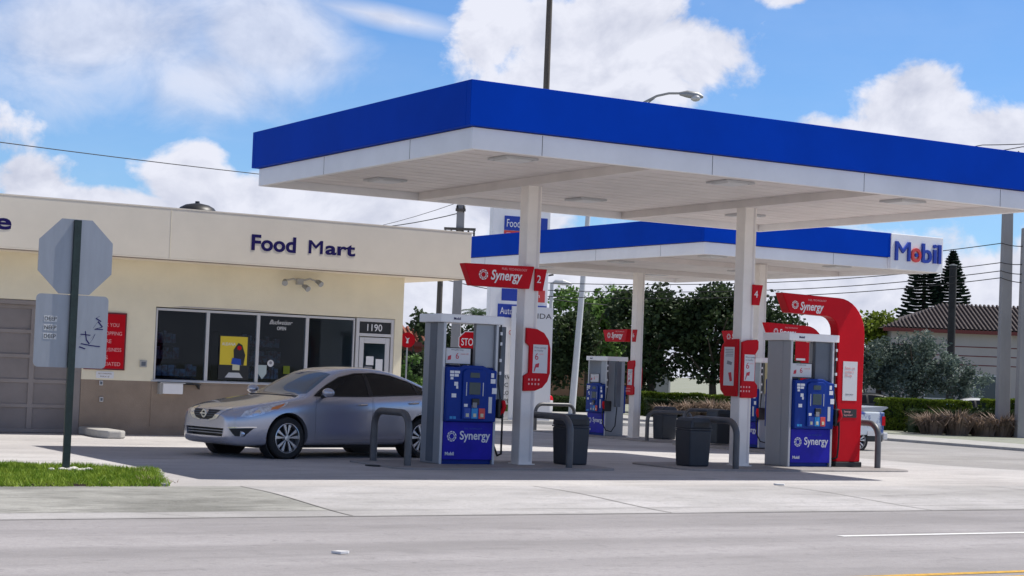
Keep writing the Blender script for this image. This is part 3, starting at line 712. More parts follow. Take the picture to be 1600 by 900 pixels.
# tall promotional panels
def promo(x, y, z, rz, label, side=False, mirror=False):
    t = thing('promo_panel', label, 'sign', (x, y, z), rz, 'red promotional panels on the columns')
    s = 1
    pts = [(0, 1.0), (.2, .985), (.33, .93), (.42, .82), (.46, .68), (.465, .30), (.42, .16), (.33, .06), (.2, .01), (-.02, 0), (-.02, .24), (.07, .29), (.07, .71), (.0, .76)]
    if mirror: pts = [(.30, 1.0), (.1, .985), (-.02, .95), (-.02, .0), (.22, .0), (.33, .02), (.33, .22), (.27, .28), (.27, .75), (.33, .84), (.33, .97)]
    bm = B(); prism(bm, pts, 'y', -.05, 0); obj('panel', bm, M_['red'], t, bevel=.01)
    x0 = .13 if not mirror else .03
    cd = bxo('card', M_['paper'], t, x0, x0+.27 if not mirror else x0+.22, -.055, -.0505, .29, .74)
    text('lettering', 'More savings', .042, M_['grey'], cd, (x0+.02, -.056, .68), ext=.001); text('lettering', 'on loyalty', .042, M_['grey'], cd, (x0+.02, -.056, .635), ext=.001)
    text('lettering', '6', .15, M_['red2'], cd, (x0+.03, -.056, .50), ext=.001); text('lettering', 'cents', .04, M_['pink'], cd, (x0+.11, -.056, .58), ext=.001)
    bm = B(); prism(bm, [(x0+.02, .31), (x0+.035, .31), (x0+.06, .38), (x0+.11, .38), (x0+.12, .45), (x0+.05, .43)], 'y', -.0575, -.0555); obj('printed_flag', bm, M_['red2'], cd)
    bm = B()
    for r in range(2):
        for q in range(4): box(bm, x0-.07+q*.06, x0-.045+q*.06, -.054, -.0505, .10+r*.07, .13+r*.07)
    obj('printed_icons', bm, M_['pink'], t)
    if side:
        bm = B(); p2 = [(-.02, .02), (-.35, .02), (-.47, .12), (-.5, .3), (-.5, .75), (-.45, .9), (-.33, .99), (-.02, 1.0)]
        prism(bm, [(-a, b) for a, b in p2], 'x', -.07, -.03); sp = obj('side_panel', bm, M_['red'], t, bevel=.01)
        c2 = bxo('side_card', M_['paper'], sp, -.0745, -.0705, .10, .38, .20, .86)
        bm = B(); prism(bm, [(.14, .28), (.2, .27), (.25, .42), (.17, .43)], 'x', -.078, -.075); obj('printed_flag', bm, M_['red2'], c2)
        bm = B(); prism(bm, [(.17, .55), (.3, .57), (.28, .63), (.15, .6)], 'x', -.078, -.075)
        for k in range(5): box(bm, -.078, -.075, .13, .34-.02*(k % 2), .70+k*.028, .71+k*.028)
        obj('printed_marks', bm, M_['grey'], c2)
    return t
promo(14.58, 24.11, 1.19, 0, 'red rounded promotional panel with a 6 on the number 2 column')
promo(18.90, 24.11, 1.19, 0, 'red promotional panel with two cards wrapped round the number 4 column', True, True)
promo(29.2, 42.43, .92, -math.pi/2, 'red promotional panel on the rear left column under the rear canopy', True, True)
# tall red arch
def arch(x, y, z, rz, label):
    t = thing('brand_arch', label, 'sign arch', (x, y, z), rz, 'tall red arches'); o = []
    pts = [(0, .09), (.545, .09), (.575, 2.25)]
    for k in range(0, 10): a = rad(k*10); pts.append((-.03+.605*math.cos(a)-.0, 2.35+.62*math.sin(a)))
    pts += [(-1.32, 3.0), (-1.15, 2.66), (-.35, 2.64)]
    for k in range(0, 7): a = rad(90-k*15); pts.append((-.30+.26*math.cos(a), 2.37+.27*math.sin(a)))
    bm = B(); prism(bm, pts, 'y', -.11, .11); obj('arch_body', bm, M_['red'], t, bevel=.018, seg=3)
    bxo('plinth', M_['black'], t, -.03, .57, -.13, .13, 0, .09, bevel=.01)
    text('lettering', 'Synergy', .20, M_['white'], t, (-.93, -.112, 2.72), ext=.002, bold=.004, shear=.22, sx=.82)
    text('lettering', 'FUEL TECHNOLOGY', .045, M_['pink'], t, (-.75, -.112, 2.885), ext=.001)
    swirl(t, (-1.04, -.113, 2.80), .075)
    cd = bxo('card', M_['paper'], t, .09, .42, -.116, -.111, 1.17, 1.86)
    for i, (s, m, q) in enumerate((("Save on", 'pink', .075), ("today's", 'pink', .075), ('fill-up', 'pink', .075))): text('lettering', s, q, M_[m], cd, (.13, -.118, 1.72-i*.065), ext=.001)
    text('lettering', 'learn more', .04, M_['grey'], cd, (.16, -.118, 1.27), ext=.001)
    nb = bxo('name_plate', M_['black'], t, .08, .43, -.117, -.111, .87, 1.02)
    text('lettering', 'Synergy', .05, M_['pink'], nb, (.13, -.119, .96), ext=.001); text('lettering', 'Supreme+', .05, M_['pink'], nb, (.13, -.119, .90), ext=.001)
    return t
arch(21.03, 24.16, .03, 0, 'tall red arch sign standing right of the right front pump')
ra = arch(29.45, 35.0, -.27, 0, 'red arch sign rising behind the white cap of the right front pump'); ra.scale = (1, 1, 1.07)

# ------------------------------------------------------------------ store building
store = thing('store_building', 'long low cream food store with brown base, dark windows and deep flat fascia', 'building', (0, 33, 0))
S = store
def sb(name, m, x0, x1, y0, y1, z0, z1, parent=None, bevel=0): return obj(name, box(B(), x0, x1, y0-33, y1-33, z0, z1), m, parent or S, bevel=bevel)
bm = B()
for q in ((-9, 6.2, 0, .25, .0, 4.0), (6.2, 10.24, 0, .25, 2.47, 4.0), (10.24, 11.64, 0, .25, 1.03, 4.0), (11.64, 16.80, 0, .25, 2.47, 4.0), (16.80, 16.98, 0, .25, 0, 4.0),
          (16.80, 16.98, .25, 11, 0, 4.0), (-9, 16.8, 10.8, 11, 0, 4.0), (-9, -8.8, .25, 10.8, 0, 4.0)): box(bm, *q)
obj('wall', bm, M_['cream'], S)
bm = B()
for q in ((10.24, 11.64, .006, .25, .0, 1.029), (11.64, 15.90, .006, .25, .0, 1.025)): box(bm, *q)
obj('base_wall', bm, M_['brown'], S)
bm = B(); box(bm, 11.62, 15.8, -.006, .005, .16, .98); obj('base_panel', bm, M_['brown'], S)
bm = B(); box(bm, -9.5, 17.98, -1.0, 11.2, 3.335, 3.36); box(bm, -9.5, 17.98, -1.0, -.78, 3.361, 4.287); box(bm, 17.8, 17.98, -.779, 11.2, 3.361, 4.287)
obj('fascia', bm, M_['cream2'], S, bevel=.006)
bm = B(); box(bm, -9.5, 18.0, -1.004, -.75, 4.288, 4.315); box(bm, 17.78, 18.0, -.749, 11.2, 4.288, 4.315); obj('coping', bm, M_['cream2'], S)
bm = B(); box(bm, -9.4, 17.0, -.7, 11, 4.0, 4.06); obj('roof', bm, M_['conc'], S)
bm = B(); box(bm, -9.5, 17.9, -.985, -.955, 3.318, 3.334); obj('drip_edge', bm, M_['brown'], S)
bm = B()
for x in (-3.5, 3.2, 11.5): box(bm, x-.004, x+.004, -1.003, -.999, 3.37, 4.28)
obj('panel_joint', bm, M_['cream'], S)
fit('lettering', 'Food', M_['navy'], S, 13.13, 14.06, -1.0, 3.62, 3.93, ext=.005, bold=.028)
fit('lettering', 'M', M_['navy'], S, 14.33, 14.62, -1.0, 3.64, 3.90, ext=.005)
fit('lettering', 'art', M_['navy'], S, 14.69, 15.34, -1.0, 3.637, 3.865, ext=.005, bold=.028)
fit('lettering', 'M', M_['navy'], S, 14.345, 14.635, -1.0, 3.64, 3.90, ext=.004)
fit('lettering', 'Auto', M_['navy'], S, 5.2, 6.3, -1.0, 3.67, 3.97, ext=.005, bold=.028)
fit('lettering', 'Service', M_['navy'], S, 6.65, 8.52, -1.0, 3.67, 3.97, ext=.005, bold=.028)
# garage door with raised rails
gd = sb('garage_door', M_['garage2'], 6.2, 10.24, 33.16, 33.22, 0, 2.46)
bm = B(); gx = [6.2+.04, 6.95, 7.72, 8.5, 9.28, 10.05]
for i in range(6):
    z = i*.46+.01
    if z < 2.4: box(bm, 6.2, 10.2, .13, .159, z, z+.07)
for x in (6.2, 6.95, 7.72, 8.5, 9.28, 10.03): box(bm, x, x+.10, .131, .159, .081, 2.45)
obj('rails', bm, M_['garage'], gd, bevel=.006)
bm = B(); box(bm, 10.10, 10.236, .02, .155, 0, 2.46); box(bm, 6.2, 10.098, .02, .12, 2.38, 2.46); obj('door_frame', bm, M_['garage'], gd)
# interior that shows through the glass
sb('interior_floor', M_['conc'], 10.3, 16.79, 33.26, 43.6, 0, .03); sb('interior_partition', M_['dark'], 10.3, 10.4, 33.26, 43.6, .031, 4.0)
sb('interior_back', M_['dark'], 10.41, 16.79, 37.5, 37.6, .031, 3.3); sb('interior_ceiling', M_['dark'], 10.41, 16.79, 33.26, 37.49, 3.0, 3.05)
for x0, x1, y, h in ((11.8, 12.8, 33.75, 1.30), (13.7, 14.6, 33.9, 1.45), (14.9, 15.7, 33.8, 1.25), (12.1, 12.9, 35.2, 1.9), (14.2, 15.6, 36.2, 2.1)):
    g = sb('shelf_unit', M_['dark'], x0, x1, y, y+.4, .03, h)
    bm = B()
    for k in range(6):
        if .15+k*.33+.2 > h+.15: break
        x = x0+.03
        while x < x1-.08:
            w = random.uniform(.06, .13); hh = random.uniform(.12, .26); box(bm, x, x+w, y-33-.12, y-33-.002, .15+k*.33, .15+k*.33+hh); x += w+.012
    obj('goods', bm, M_['shelf'], g)
# windows
xs = [11.66+i*1.06 for i in range(5)]
for i in range(4):
    a, b = xs[i], xs[i+1]; bm = B()
    for q in ((a, a+.035, .03, .10, 1.04, 2.45), (b-.03, b-.0005, .03, .10, 1.04, 2.45), (a+.036, b-.031, .03, .10, 2.405, 2.45), (a+.036, b-.031, .03, .10, 1.04, 1.075)): box(bm, *q)
    w = obj('window', bm, M_['alu'], S, bevel=.004)
    bxo('pane', M_['glassw'], w, a+.036, b-.031, .06, .066, 1.076, 2.404)
bm = B(); box(bm, 11.60, 15.92, -.03, .03, 1.03, 1.052); obj('sill', bm, M_['alu'], S)
bm = B(); prism(bm, [(11.95, 2.475), (12.2, 2.50), (13.6, 2.50), (14.4, 2.475)], 'y', -.006, .001); obj('stain_patch', bm, M_['house'], S)
# door with transom
bm = B()
for q in ((15.93, 16.0, .02, .10, 0, 2.46), (16.73, 16.80, .02, .10, 0, 2.46), (16.001, 16.729, .02, .10, 2.39, 2.46), (16.001, 16.729, .02, .10, 2.09, 2.15)): box(bm, *q)
df = obj('door_frame', bm, M_['alu'], S, bevel=.004)
tr = bxo('transom_panel', M_['navy2'] if 'navy2' in M_ else M_['black'], S, 16.001, 16.729, .05, .06, 2.151, 2.389)
fit('lettering', '1190', M_['white'], tr, 16.19, 16.53, .048, 2.20, 2.345, ext=.001, bold=.008)
bm = B()
for q in ((16.02, 16.12, .03, .08, .02, 2.07), (16.61, 16.71, .03, .08, .02, 2.07), (16.121, 16.609, .03, .08, 1.95, 2.07), (16.121, 16.609, .03, .08, .02, .25)): box(bm, *q)
dr = obj('door', bm, M_['alu'], S, bevel=.006)
bxo('pane', M_['glassw'], dr, 16.121, 16.609, .05, .056, .251, 1.949)
bm = B(); tube(bm, [(16.15, .03, 1.0), (16.15, -.02, 1.02), (16.15, -.02, 1.35), (16.15, .03, 1.37)], .012, 8); obj('handle', bm, M_['chrome'], dr)
for a, b, c, d, m in ((16.19, 16.36, 1.50, 1.68, 'white'), (16.41, 16.57, 1.36, 1.63, 'white'), (16.16, 16.34, 1.28, 1.47, 'grey')):
    bxo('notice', M_[m], dr, a, b, .044, .0475, c, d)
# small fittings on the wall
def fitting(name, label, cat, build, grp=None):
    t = thing(name, label, cat, (0, 33, 0), 0, grp); build(t); return t
def red_board(t):
    bm = B(); box(bm, 10.27, 11.06, -.03, -.002, 1.22, 2.31); bd = obj('board_frame', bm, mat('board_edge', (.16, .01, .02), .5), t)
    bxo('board_face', M_['red'], t, 10.30, 11.03, -.034, -.0305, 1.25, 2.28)
    for s, z, h in (('THANK YOU', 2.04, .07), ('FOR SHOPPING', 1.88, .07), ('HERE', 1.73, .07), ('YOUR BUSINESS', 1.57, .07), ('IS', 1.42, .07), ('APPRECIATED', 1.30, .07)):
        w = min(.62, .055*len(s)); fit('lettering', s, M_['pink'], t, 10.665-w/2, 10.665+w/2, -.035, z, z+h, ext=.001)
fitting('notice_board', 'red notice board on the cream wall, right of the garage door', 'notice board', red_board)
def wsign(t):
    bxo('sign_plate', M_['white'], t, 10.52, 10.86, -.012, -.001, 1.06, 1.19)
    fit('lettering', 'NO PARKING', M_['brown'], t, 10.56, 10.82, -.013, 1.135, 1.165, ext=.001); fit('lettering', 'MAX 8\'', M_['brown'], t, 10.60, 10.78, -.013, 1.08, 1.11, ext=.001)
fitting('wall_sign', 'small white sign just below the red notice board', 'sign', wsign)
def sw(x, z, w=.07, h=.09, m='alu'):
    def f(t):
        bxo('cover', M_[m], t, x-w/2, x+w/2, -.03, -.001, z-h/2, z+h/2, bevel=.006); bxo('opening', M_['pumpd'], t, x-w*.3, x+w*.3, -.034, -.0305, z-h*.3, z+h*.3)
    return f
fitting('wall_socket', 'small pale socket on the brown wall, upper one under the red board', 'wall socket', sw(10.62, .97))
fitting('wall_socket', 'small pale socket on the brown wall, lower one above the concrete block', 'wall socket', sw(10.64, .66))
fitting('vent_grille', 'small square grey grille on the cream wall left of the first window', 'vent', sw(11.43, 1.36, .14, .13, 'kerb'))
def dbox(t):
    bxo('box_body', M_['whitem'], t, 11.80, 12.20, -.16, .004, .80, 1.0, bevel=.01); bxo('box_side', M_['kerb'], t, 11.74, 11.797, -.12, .004, .79, 1.02)
    bxo('box_lid', M_['alu'], t, 11.74, 12.24, -.18, .004, 1.003, 1.018)
    bm = B(); box(bm, 12.26, 12.58, -.12, .004, .985, 1.0); prism(bm, [(12.5, .98), (12.56, .98), (12.56, .90)], 'y', -.1, .004); obj('bracket', bm, M_['black'], t)
fitting('drop_box', 'white metal box with bracket mounted under the first window', 'drop box', dbox)
def flood(t):
    bxo('junction', M_['kerb'], t, 14.52, 14.66, -.10, -.001, 3.06, 3.18, bevel=.01)
    bm = B(); tube(bm, [(14.28, -.12, 3.13), (14.45, -.06, 3.17), (14.59, -.05, 3.13), (14.8, -.08, 3.19), (14.92, -.1, 3.15)], .018, 8); obj('arm', bm, M_['kerb'], t, smooth=True)
    for x, z, d in ((14.26, 3.11, -.06), (14.66, 3.02, .05), (14.94, 3.13, .05)):
        bm = B(); tube(bm, [(x, -.06, z+.02), (x+d*.5, -.14, z), (x+d, -.22, z-.05)], [.03, .05, .06], 12); obj('lamp_head', bm, M_['steel'], t, smooth=True)
fitting('floodlight', 'twin grey floodlight fitting on the wall under the fascia', 'floodlight', flood)
bm = B(); prism(bm, [(12.98, 1.11), (13.62, 1.11), (13.62, 1.98), (12.98, 1.98)], 'y', .045, .05)
po = fitting('poster', 'yellow poster in the second store window', 'poster', lambda t: obj('sheet', bm, M_['black'], t))
bxo('yellow_field', M_['yellowp'], po, 13.0, 13.57, .041, .0445, 1.40, 1.96); fit('lettering', 'ALEANA', M_['white'], po, 13.03, 13.32, .039, 1.78, 1.84, ext=.001)
bm = B(); prism(bm, [(13.30, 1.42), (13.5, 1.4), (13.53, 1.6), (13.46, 1.8), (13.38, 1.84), (13.28, 1.7)], 'y', .036, .040); obj('dark_shape', bm, M_['black'], po)
bm = B(); lathe(bm, [(.0, .030), (.045, .030), (.045, .035), (0, .035)], 'y', 12, (13.40, 0, 1.74)); obj('red_shape', bm, M_['red'], po)
bm = B(); prism(bm, [(13.24, 1.42), (13.45, 1.4), (13.44, 1.52), (13.26, 1.54)], 'y', .030, .0345); obj('blue_shape', bm, M_['blue3'], po)
bm = B(); prism(bm, [(13.12, 1.15), (13.5, 1.15), (13.42, 1.25), (13.2, 1.25)], 'y', .040, .044); obj('grey_shape', bm, M_['pumpl'], po)
bm = B(); prism(bm, [(13.27, 1.3), (13.42, 1.3), (13.42, 1.41), (13.27, 1.41)], 'y', .034, .04); obj('cream_shape', bm, M_['yelkey'], po)
ob = fitting('open_sign', 'pale OPEN sign in the third store window', 'sign', lambda t: fit('lettering', 'OPEN', M_['white'], t, 14.19, 14.38, .05, 2.13, 2.20, ext=.004))
fit('lettering', 'Budweiser', M_['paper'], ob, 14.02, 14.52, .05, 2.24, 2.33, ext=.004, shear=.5)
def shield(t):
    bm = B(); prism(bm, [(13.82, 1.42), (14.0, 1.42), (14.0, 1.25), (13.91, 1.14), (13.82, 1.25)], 'y', .045, .05); obj('decal', bm, mat('pale_decal', (.42, .5, .5), .6), t)
fitting('window_sticker', 'pale shield-shaped sticker low in the third store window', 'sticker', shield)
def rnd(t):
    bm = B(); lathe(bm, [(0, .045), (.07, .045), (.07, .05), (0, .05)], 'y', 20, (14.08, 0, 1.46)); obj('decal', bm, M_['paper'], t)
    bm = B(); lathe(bm, [(0, .04), (.03, .04), (.03, .044), (0, .044)], 'y', 12, (14.08, 0, 1.47)); obj('decal_centre', bm, M_['grey'], t)
fitting('window_sticker', 'round white sticker in the third store window', 'sticker', rnd)
fitting('window_sticker', 'green square sticker low in the third store window', 'sticker', lambda t: bxo('decal', M_['leafy'], t, 14.36, 14.5, .045, .05, 1.26, 1.42))
# roof ventilator
t = thing('roof_ventilator', 'dark domed ventilator on the store roof', 'ventilator', (13.5, 36.0, 4.20))
bm = B(); lathe(bm, [(.25, 0), (.25, .42)], 'z', 20); obj('duct', bm, M_['steel'], t, smooth=True)
bm = B(); lathe(bm, [(.43, .36), (.42, .42), (.36, .50), (.25, .56), (.10, .59), (.05, .60), (.045, .64), (0, .64)], 'z', 24); obj('hood', bm, M_['black'], t, smooth=True)
# concrete block by the garage
bm = B(); prism(bm, [(10.22, 33.0-.02), (10.62, 33.0-.02), (10.62, 31.45), (10.5, 31.3), (10.25, 31.3), (10.15, 31.6)], 'z', 0, .145)
tag(obj('kerb_block', bm, M_['kerb'], bevel=.03), 'short weathered concrete block against the wall beside the garage door', 'concrete block')

# ------------------------------------------------------------------ stop sign seen from behind
t = thing('street_sign', 'back of a grey octagonal road sign and lower plate on a green post', 'road sign', (6.75, 22.2, 0))
bm = B(); box(bm, -.045, .045, -.012, .0, -.1, 3.2); box(bm, -.045, -.035, .0, .03, -.1, 3.2); box(bm, .035, .045, .0, .03, -.1, 3.2)
for k in range(24): lathe(bm, [(0, -.014), (.009, -.014), (.009, -.0125), (0, -.0125)], 'y', 8, (0, 0, .25+k*.125))
obj('post', bm, M_['postg'], t, bevel=.003)
R8 = .475/math.cos(rad(22.5)); pts = [(R8*math.cos(rad(22.5+45*k)), 2.735+R8*math.sin(rad(22.5+45*k))) for k in range(8)]
bm = B(); prism(bm, pts, 'y', .032, .038); o8 = obj('octagon_plate', bm, M_['galv'], t)
bm = B(); prism(bm, pts, 'y', .0385, .041); obj('octagon_face', bm, M_['red'], o8)
def rrect(x0, x1, z0, z1, r):
    P = []
    for cx, cz, a in ((x1-r, z1-r, 0), (x0+r, z1-r, 90), (x0+r, z0+r, 180), (x1-r, z0+r, 270)):
        for k in range(6): P.append((cx+r*math.cos(rad(a+k*18)), cz+r*math.sin(rad(a+k*18))))
    return P
bm = B(); prism(bm, rrect(-.475, .455, 1.33, 2.25, .06), 'y', .032, .038); pl = obj('lower_plate', bm, M_['galv'], t)
bm = B(); prism(bm, rrect(-.475, .455, 1.33, 2.25, .06), 'y', .0385, .041); obj('lower_face', bm, M_['white'], pl)
for i, s_ in enumerate(('DEEP', 'NEEP', 'DEEP')):
    bm = B()
    for q in range(4): box(bm, -.365+q*.043, -.327+q*.043, .029, .0315, 1.90-i*.11, 1.975-i*.11)
    st_ = obj('sticker', bm, M_['paper'], pl)
    fit('lettering', s_, M_['black'], st_, -.355, -.205, .028, 1.915-i*.11, 1.962-i*.11, ext=.0005)
def scrawl(bm, pts, w):
    P = []
    for i in range(len(pts)-1):
        for k in range(6): tt = k/6; P.append(Vector(pts[i])*(1-tt)+Vector(pts[i+1])*tt)
    P.append(Vector(pts[-1])); prev = None
    for p in P:
        v = (bm.verts.new((p.x-w, .0305, p.y-w)), bm.verts.new((p.x+w, .0305, p.y+w)))
        if prev: bm.faces.new((prev[0], prev[1], v[1], v[0]))
        prev = v
bm = B()
for pts in ([(.08, 1.70), (.17, 1.80), (.19, 1.69), (.23, 1.64), (.27, 1.70), (.30, 1.77), (.24, 1.70), (.20, 1.66)], [(.12, 1.64), (.25, 1.62), (.37, 1.61)], [(.27, 1.84), (.33, 1.93), (.39, 1.86), (.29, 1.83), (.40, 1.83)], [(.35, 2.0), (.30, 1.97), (.37, 1.93)], [(.11, 1.76), (.24, 1.75)], [(.10, 1.60), (.18, 1.575)]):
    scrawl(bm, pts, .006)
obj('graffiti', bm, M_['navy'], pl)

# ------------------------------------------------------------------ car
def solid_mesh(inflate=0):
    def itp(tab, x):
        for (a, b), (c, d) in zip(tab, tab[1:]):
            if x <= c:
                t_ = (x-a)/(c-a) if c > a else 0; return b+(d-b)*t_
        return tab[-1][1]
    def sm(tab, x): return (itp(tab, max(0, x-.07))+2*itp(tab, x)+itp(tab, min(4.86, x+.07)))/4 if .1 < x < 4.76 else itp(tab, x)
    TOP = [(0, .66), (.05, .72), (.15, .765), (.35, .82), (.6, .865), (1.0, .93), (1.32, .985), (1.42, 1.02), (1.75, 1.21), (2.08, 1.375), (2.3, 1.435), (2.6, 1.468), (2.9, 1.465), (3.2, 1.43), (3.55, 1.345), (3.9, 1.215), (4.15, 1.115), (4.3, 1.085), (4.55, 1.07), (4.74, 1.045), (4.82, .97), (4.86, .88)]
    BOT = [(0, .30), (.06, .22), (.2, .19), (.6, .19), (2, .20), (4.0, .20), (4.5, .25), (4.8, .30), (4.86, .42)]
    WID = [(0, .50), (.04, .60), (.10, .685), (.2, .765), (.35, .825), (.6, .875), (.9, .905), (1.4, .912), (2.5, .915), (3.7, .915), (4.1, .90), (4.4, .865), (4.65, .80), (4.8, .71), (4.86, .60)]
    BEL = [(0, .60), (.1, .68), (.3, .74), (.6, .80), (1.0, .865), (1.4, .915), (2.0, .945), (3.0, .985), (3.7, 1.02), (4.2, 1.03), (4.6, 1.0), (4.8, .93), (4.86, .84)]
    st = [0, .02, .05, .1, .16, .24, .34]+[.45+.115*i for i in range(35)]+[4.5, 4.6, 4.68, 4.75, 4.8, 4.84, 4.86]
    bm = B(); rings = []
    for x in st:
        zt, zb, w, bl = sm(TOP, x), sm(BOT, x), sm(WID, x), sm(BEL, x)
        c = min(1, max(0, (zt-bl-.06)/.33)); bl = min(bl, zt-.05)
        half = [(0, zb), (.5*w, zb), (.86*w, zb), (.965*w, zb+.07*(bl-zb)), (.99*w, zb+.20*(bl-zb)), (w*(1-.012*c), zb+.44*(bl-zb)), (w, zb+.72*(bl-zb)), (.992*w, zb+.88*(bl-zb)),
                (.955*w, bl), (w*(.90*(1-c)+.855*c), bl+.40*(zt-bl)), (w*(.82*(1-c)+.72*c), bl+(zt-bl)*(.72*(1-c)+.83*c)), (w*(.6*(1-c)+.60*c), bl+(zt-bl)*(.92*(1-c)+.965*c)), (w*.3, zt-.006), (0, zt)]
        ring = [bm.verts.new((x-2.43, -y, z)) for y, z in half]+[bm.verts.new((x-2.43, y, z)) for y, z in half[-2:0:-1]]
        rings.append(ring)
    n = len(rings[0])
    for a, b in zip(rings, rings[1:]):
        for k in range(n): bm.faces.new((a[k], a[(k+1) % n], b[(k+1) % n], b[k]))
    for ring, sgn in ((rings[0], 1), (rings[-1], -1)):
        h = n//2                                   # ladder cap so that the ends subdivide evenly
        for k in range(h):
            a, b, c_, d = ring[k], ring[k+1], ring[(n-k-1) % n], ring[(n-k) % n]
            q = []
            for v in (a, b, c_, d):
                if v not in q: q.append(v)
            if len(q) > 2:
                try: bm.faces.new(q)
                except ValueError: pass
    bmesh.ops.recalc_face_normals(bm, faces=bm.faces)
    me = bpy.data.meshes.new('solid'); bm.to_mesh(me); bm.free()
    o = bpy.data.objects.new('solid', me); COL.objects.link(o)
    s_ = o.modifiers.new('s', 'SUBSURF'); s_.levels = 1; s_.render_levels = 1
    if inflate:
        d = o.modifiers.new('d', 'DISPLACE'); d.strength = inflate; d.mid_level = 0
    return o
def bake(o, name=None):
    bpy.context.view_layer.update(); dg = bpy.context.evaluated_depsgraph_get()
    me = bpy.data.meshes.new_from_object(o.evaluated_get(dg)); return me
def boolean(base, ops, name, m, parent, angle=32):
    """ops: list of (kind, bmesh); returns a new mesh object"""
    o = base.copy(); o.data = base.data; COL.objects.link(o); tmp = []
    for kind, bm in ops:
        bmesh.ops.recalc_face_normals(bm, faces=bm.faces)
        me = bpy.data.meshes.new('c'); bm.to_mesh(me); bm.free(); c = bpy.data.objects.new('c', me); COL.objects.link(c); tmp.append(c)
        b = o.modifiers.new('b', 'BOOLEAN'); b.operation = kind; b.object = c; b.solver = 'EXACT'
    me = bake(o); me.name = name; me.materials.clear(); me.materials.append(m)
    for c in tmp+[o]: bpy.data.objects.remove(c)
    r = bpy.data.objects.new(name, me); COL.objects.link(r); r.parent = parent
    me.polygons.foreach_set('use_smooth', [True]*len(me.polygons)); me.polygons.foreach_set('material_index', [0]*len(me.polygons)); me.set_sharp_from_angle(angle=rad(angle))
    return r
def pz(pts, a, b): return prism(B(), [(x-2.43, y) for x, y in pts], 'z', a, b)
def py(pts, a, b): return prism(B(), [(x-2.43, z) for x, z in pts], 'y', a, b)
def wheel(parent, x, y, s):
    """s=-1 near side (faces -y)"""
    R = .325; bm = B()
    prof = [(.235, -.10), (.30, -.108), (.317, -.095), (R, -.07), (R, .07), (.317, .095), (.30, .108), (.235, .10)]
    lathe(bm, prof+[prof[0]], 'y', 40, cap=False); w = obj('wheel', bm, M_['tyre'], parent, smooth=True, angle=50); w.location = (x, y, R)
    bm = B(); lathe(bm, [(.236, s*.098), (.222, s*.104), (.212, s*.07), (.21, -s*.08), (.236, -s*.09)], 'y', 40, cap=False); r = obj('rim', bm, M_['rim'], w, smooth=True)
    bm = B(); lathe(bm, [(0, s*.02), (.205, s*.02), (.205, s*.0), (0, 0)], 'y', 24); obj('brake_disc', bm, M_['cartrim'], r)
    bm = B()
    for k in range(5):
        for sg in (-1, 1):
            a0 = 2*math.pi*k/5+math.pi/2
            def P(rr, da): return (rr*math.cos(a0+da), rr*math.sin(a0+da))
            q = [P(.05, sg*.02 if sg > 0 else -.35), P(.05, .35 if sg > 0 else sg*.02), P(.214, sg*.25+.13), P(.214, sg*.25-.13)]
            q = sorted(q, key=lambda p: math.atan2(p[1]-sum(z[1] for z in q)/4, p[0]-sum(z[0] for z in q)/4))
            prism(bm, q, 'y', *sorted((s*.055, s*.088+(0.0005 if sg > 0 else 0))))
    obj('spokes', bm, M_['rim'], r, bevel=.006)
    bm = B(); lathe(bm, [(0, s*.096), (.045, s*.094), (.06, s*.05), (0, s*.05)], 'y', 20); obj('hub_cap', bm, M_['rim'], r, smooth=True)
    return w
DLO = [(1.50, .985), (1.60, 1.035), (1.80, 1.145), (2.10, 1.285), (2.40, 1.35), (2.80, 1.368), (3.15, 1.335), (3.50, 1.245), (3.80, 1.135), (3.97, 1.075), (3.92, 1.055), (3.6, 1.045), (2.5, 1.0)]
def inset(pts, d):
    cx = sum(p[0] for p in pts)/len(pts); cz = sum(p[1] for p in pts)/len(pts); out = []
    n = len(pts); ar = sum(pts[i][0]*pts[(i+1) % n][1]-pts[(i+1) % n][0]*pts[i][1] for i in range(n)); sg = 1 if ar > 0 else -1
    for i in range(n):
        a, b, c = (Vector(pts[i-1]), Vector(pts[i]), Vector(pts[(i+1) % n]))
        n1 = Vector((-(b-a).y, (b-a).x)).normalized(); n2 = Vector((-(c-b).y, (c-b).x)).normalized(); m = (n1+n2)/max(.4, 1+n1.dot(n2))
        out.append(tuple(b+m*d*sg))
    return out
FD = [(1.47, .30), (2.60, .30), (2.63, .985), (1.52, .975), (1.46, .80)]
RD = [(2.62, .30), (3.28, .30), (3.36, .42), (3.46, .60), (3.60, .72), (3.74, .78), (3.80, 1.03), (2.65, .987)]
WS = [(1.33, -.46), (1.30, 0), (1.33, .46), (1.45, .66), (2.05, .50), (2.10, 0), (2.05, -.50), (1.45, -.66)]
RW = [(3.50, -.40), (3.45, 0), (3.50, .40), (4.03, .47), (4.12, .3), (4.14, 0), (4.12, -.3), (4.03, -.47)]
def cyl_y(x, z, r, a, b, n=40): return prism(B(), [(x-2.43+r*math.cos(2*math.pi*k/n), z+r*math.sin(2*math.pi*k/n)) for k in range(n)], 'y', a, b)
GR = [(-.43, .712), (-.30, .722), (.30, .722), (.43, .712), (.29, .60), (.16, .575), (-.16, .575), (-.29, .60)]
LI = [(-.50, .455), (.50, .455), (.47, .33), (-.47, .33)]
def px_(pts, a, b): return prism(B(), pts, 'x', a-2.43, b-2.43)
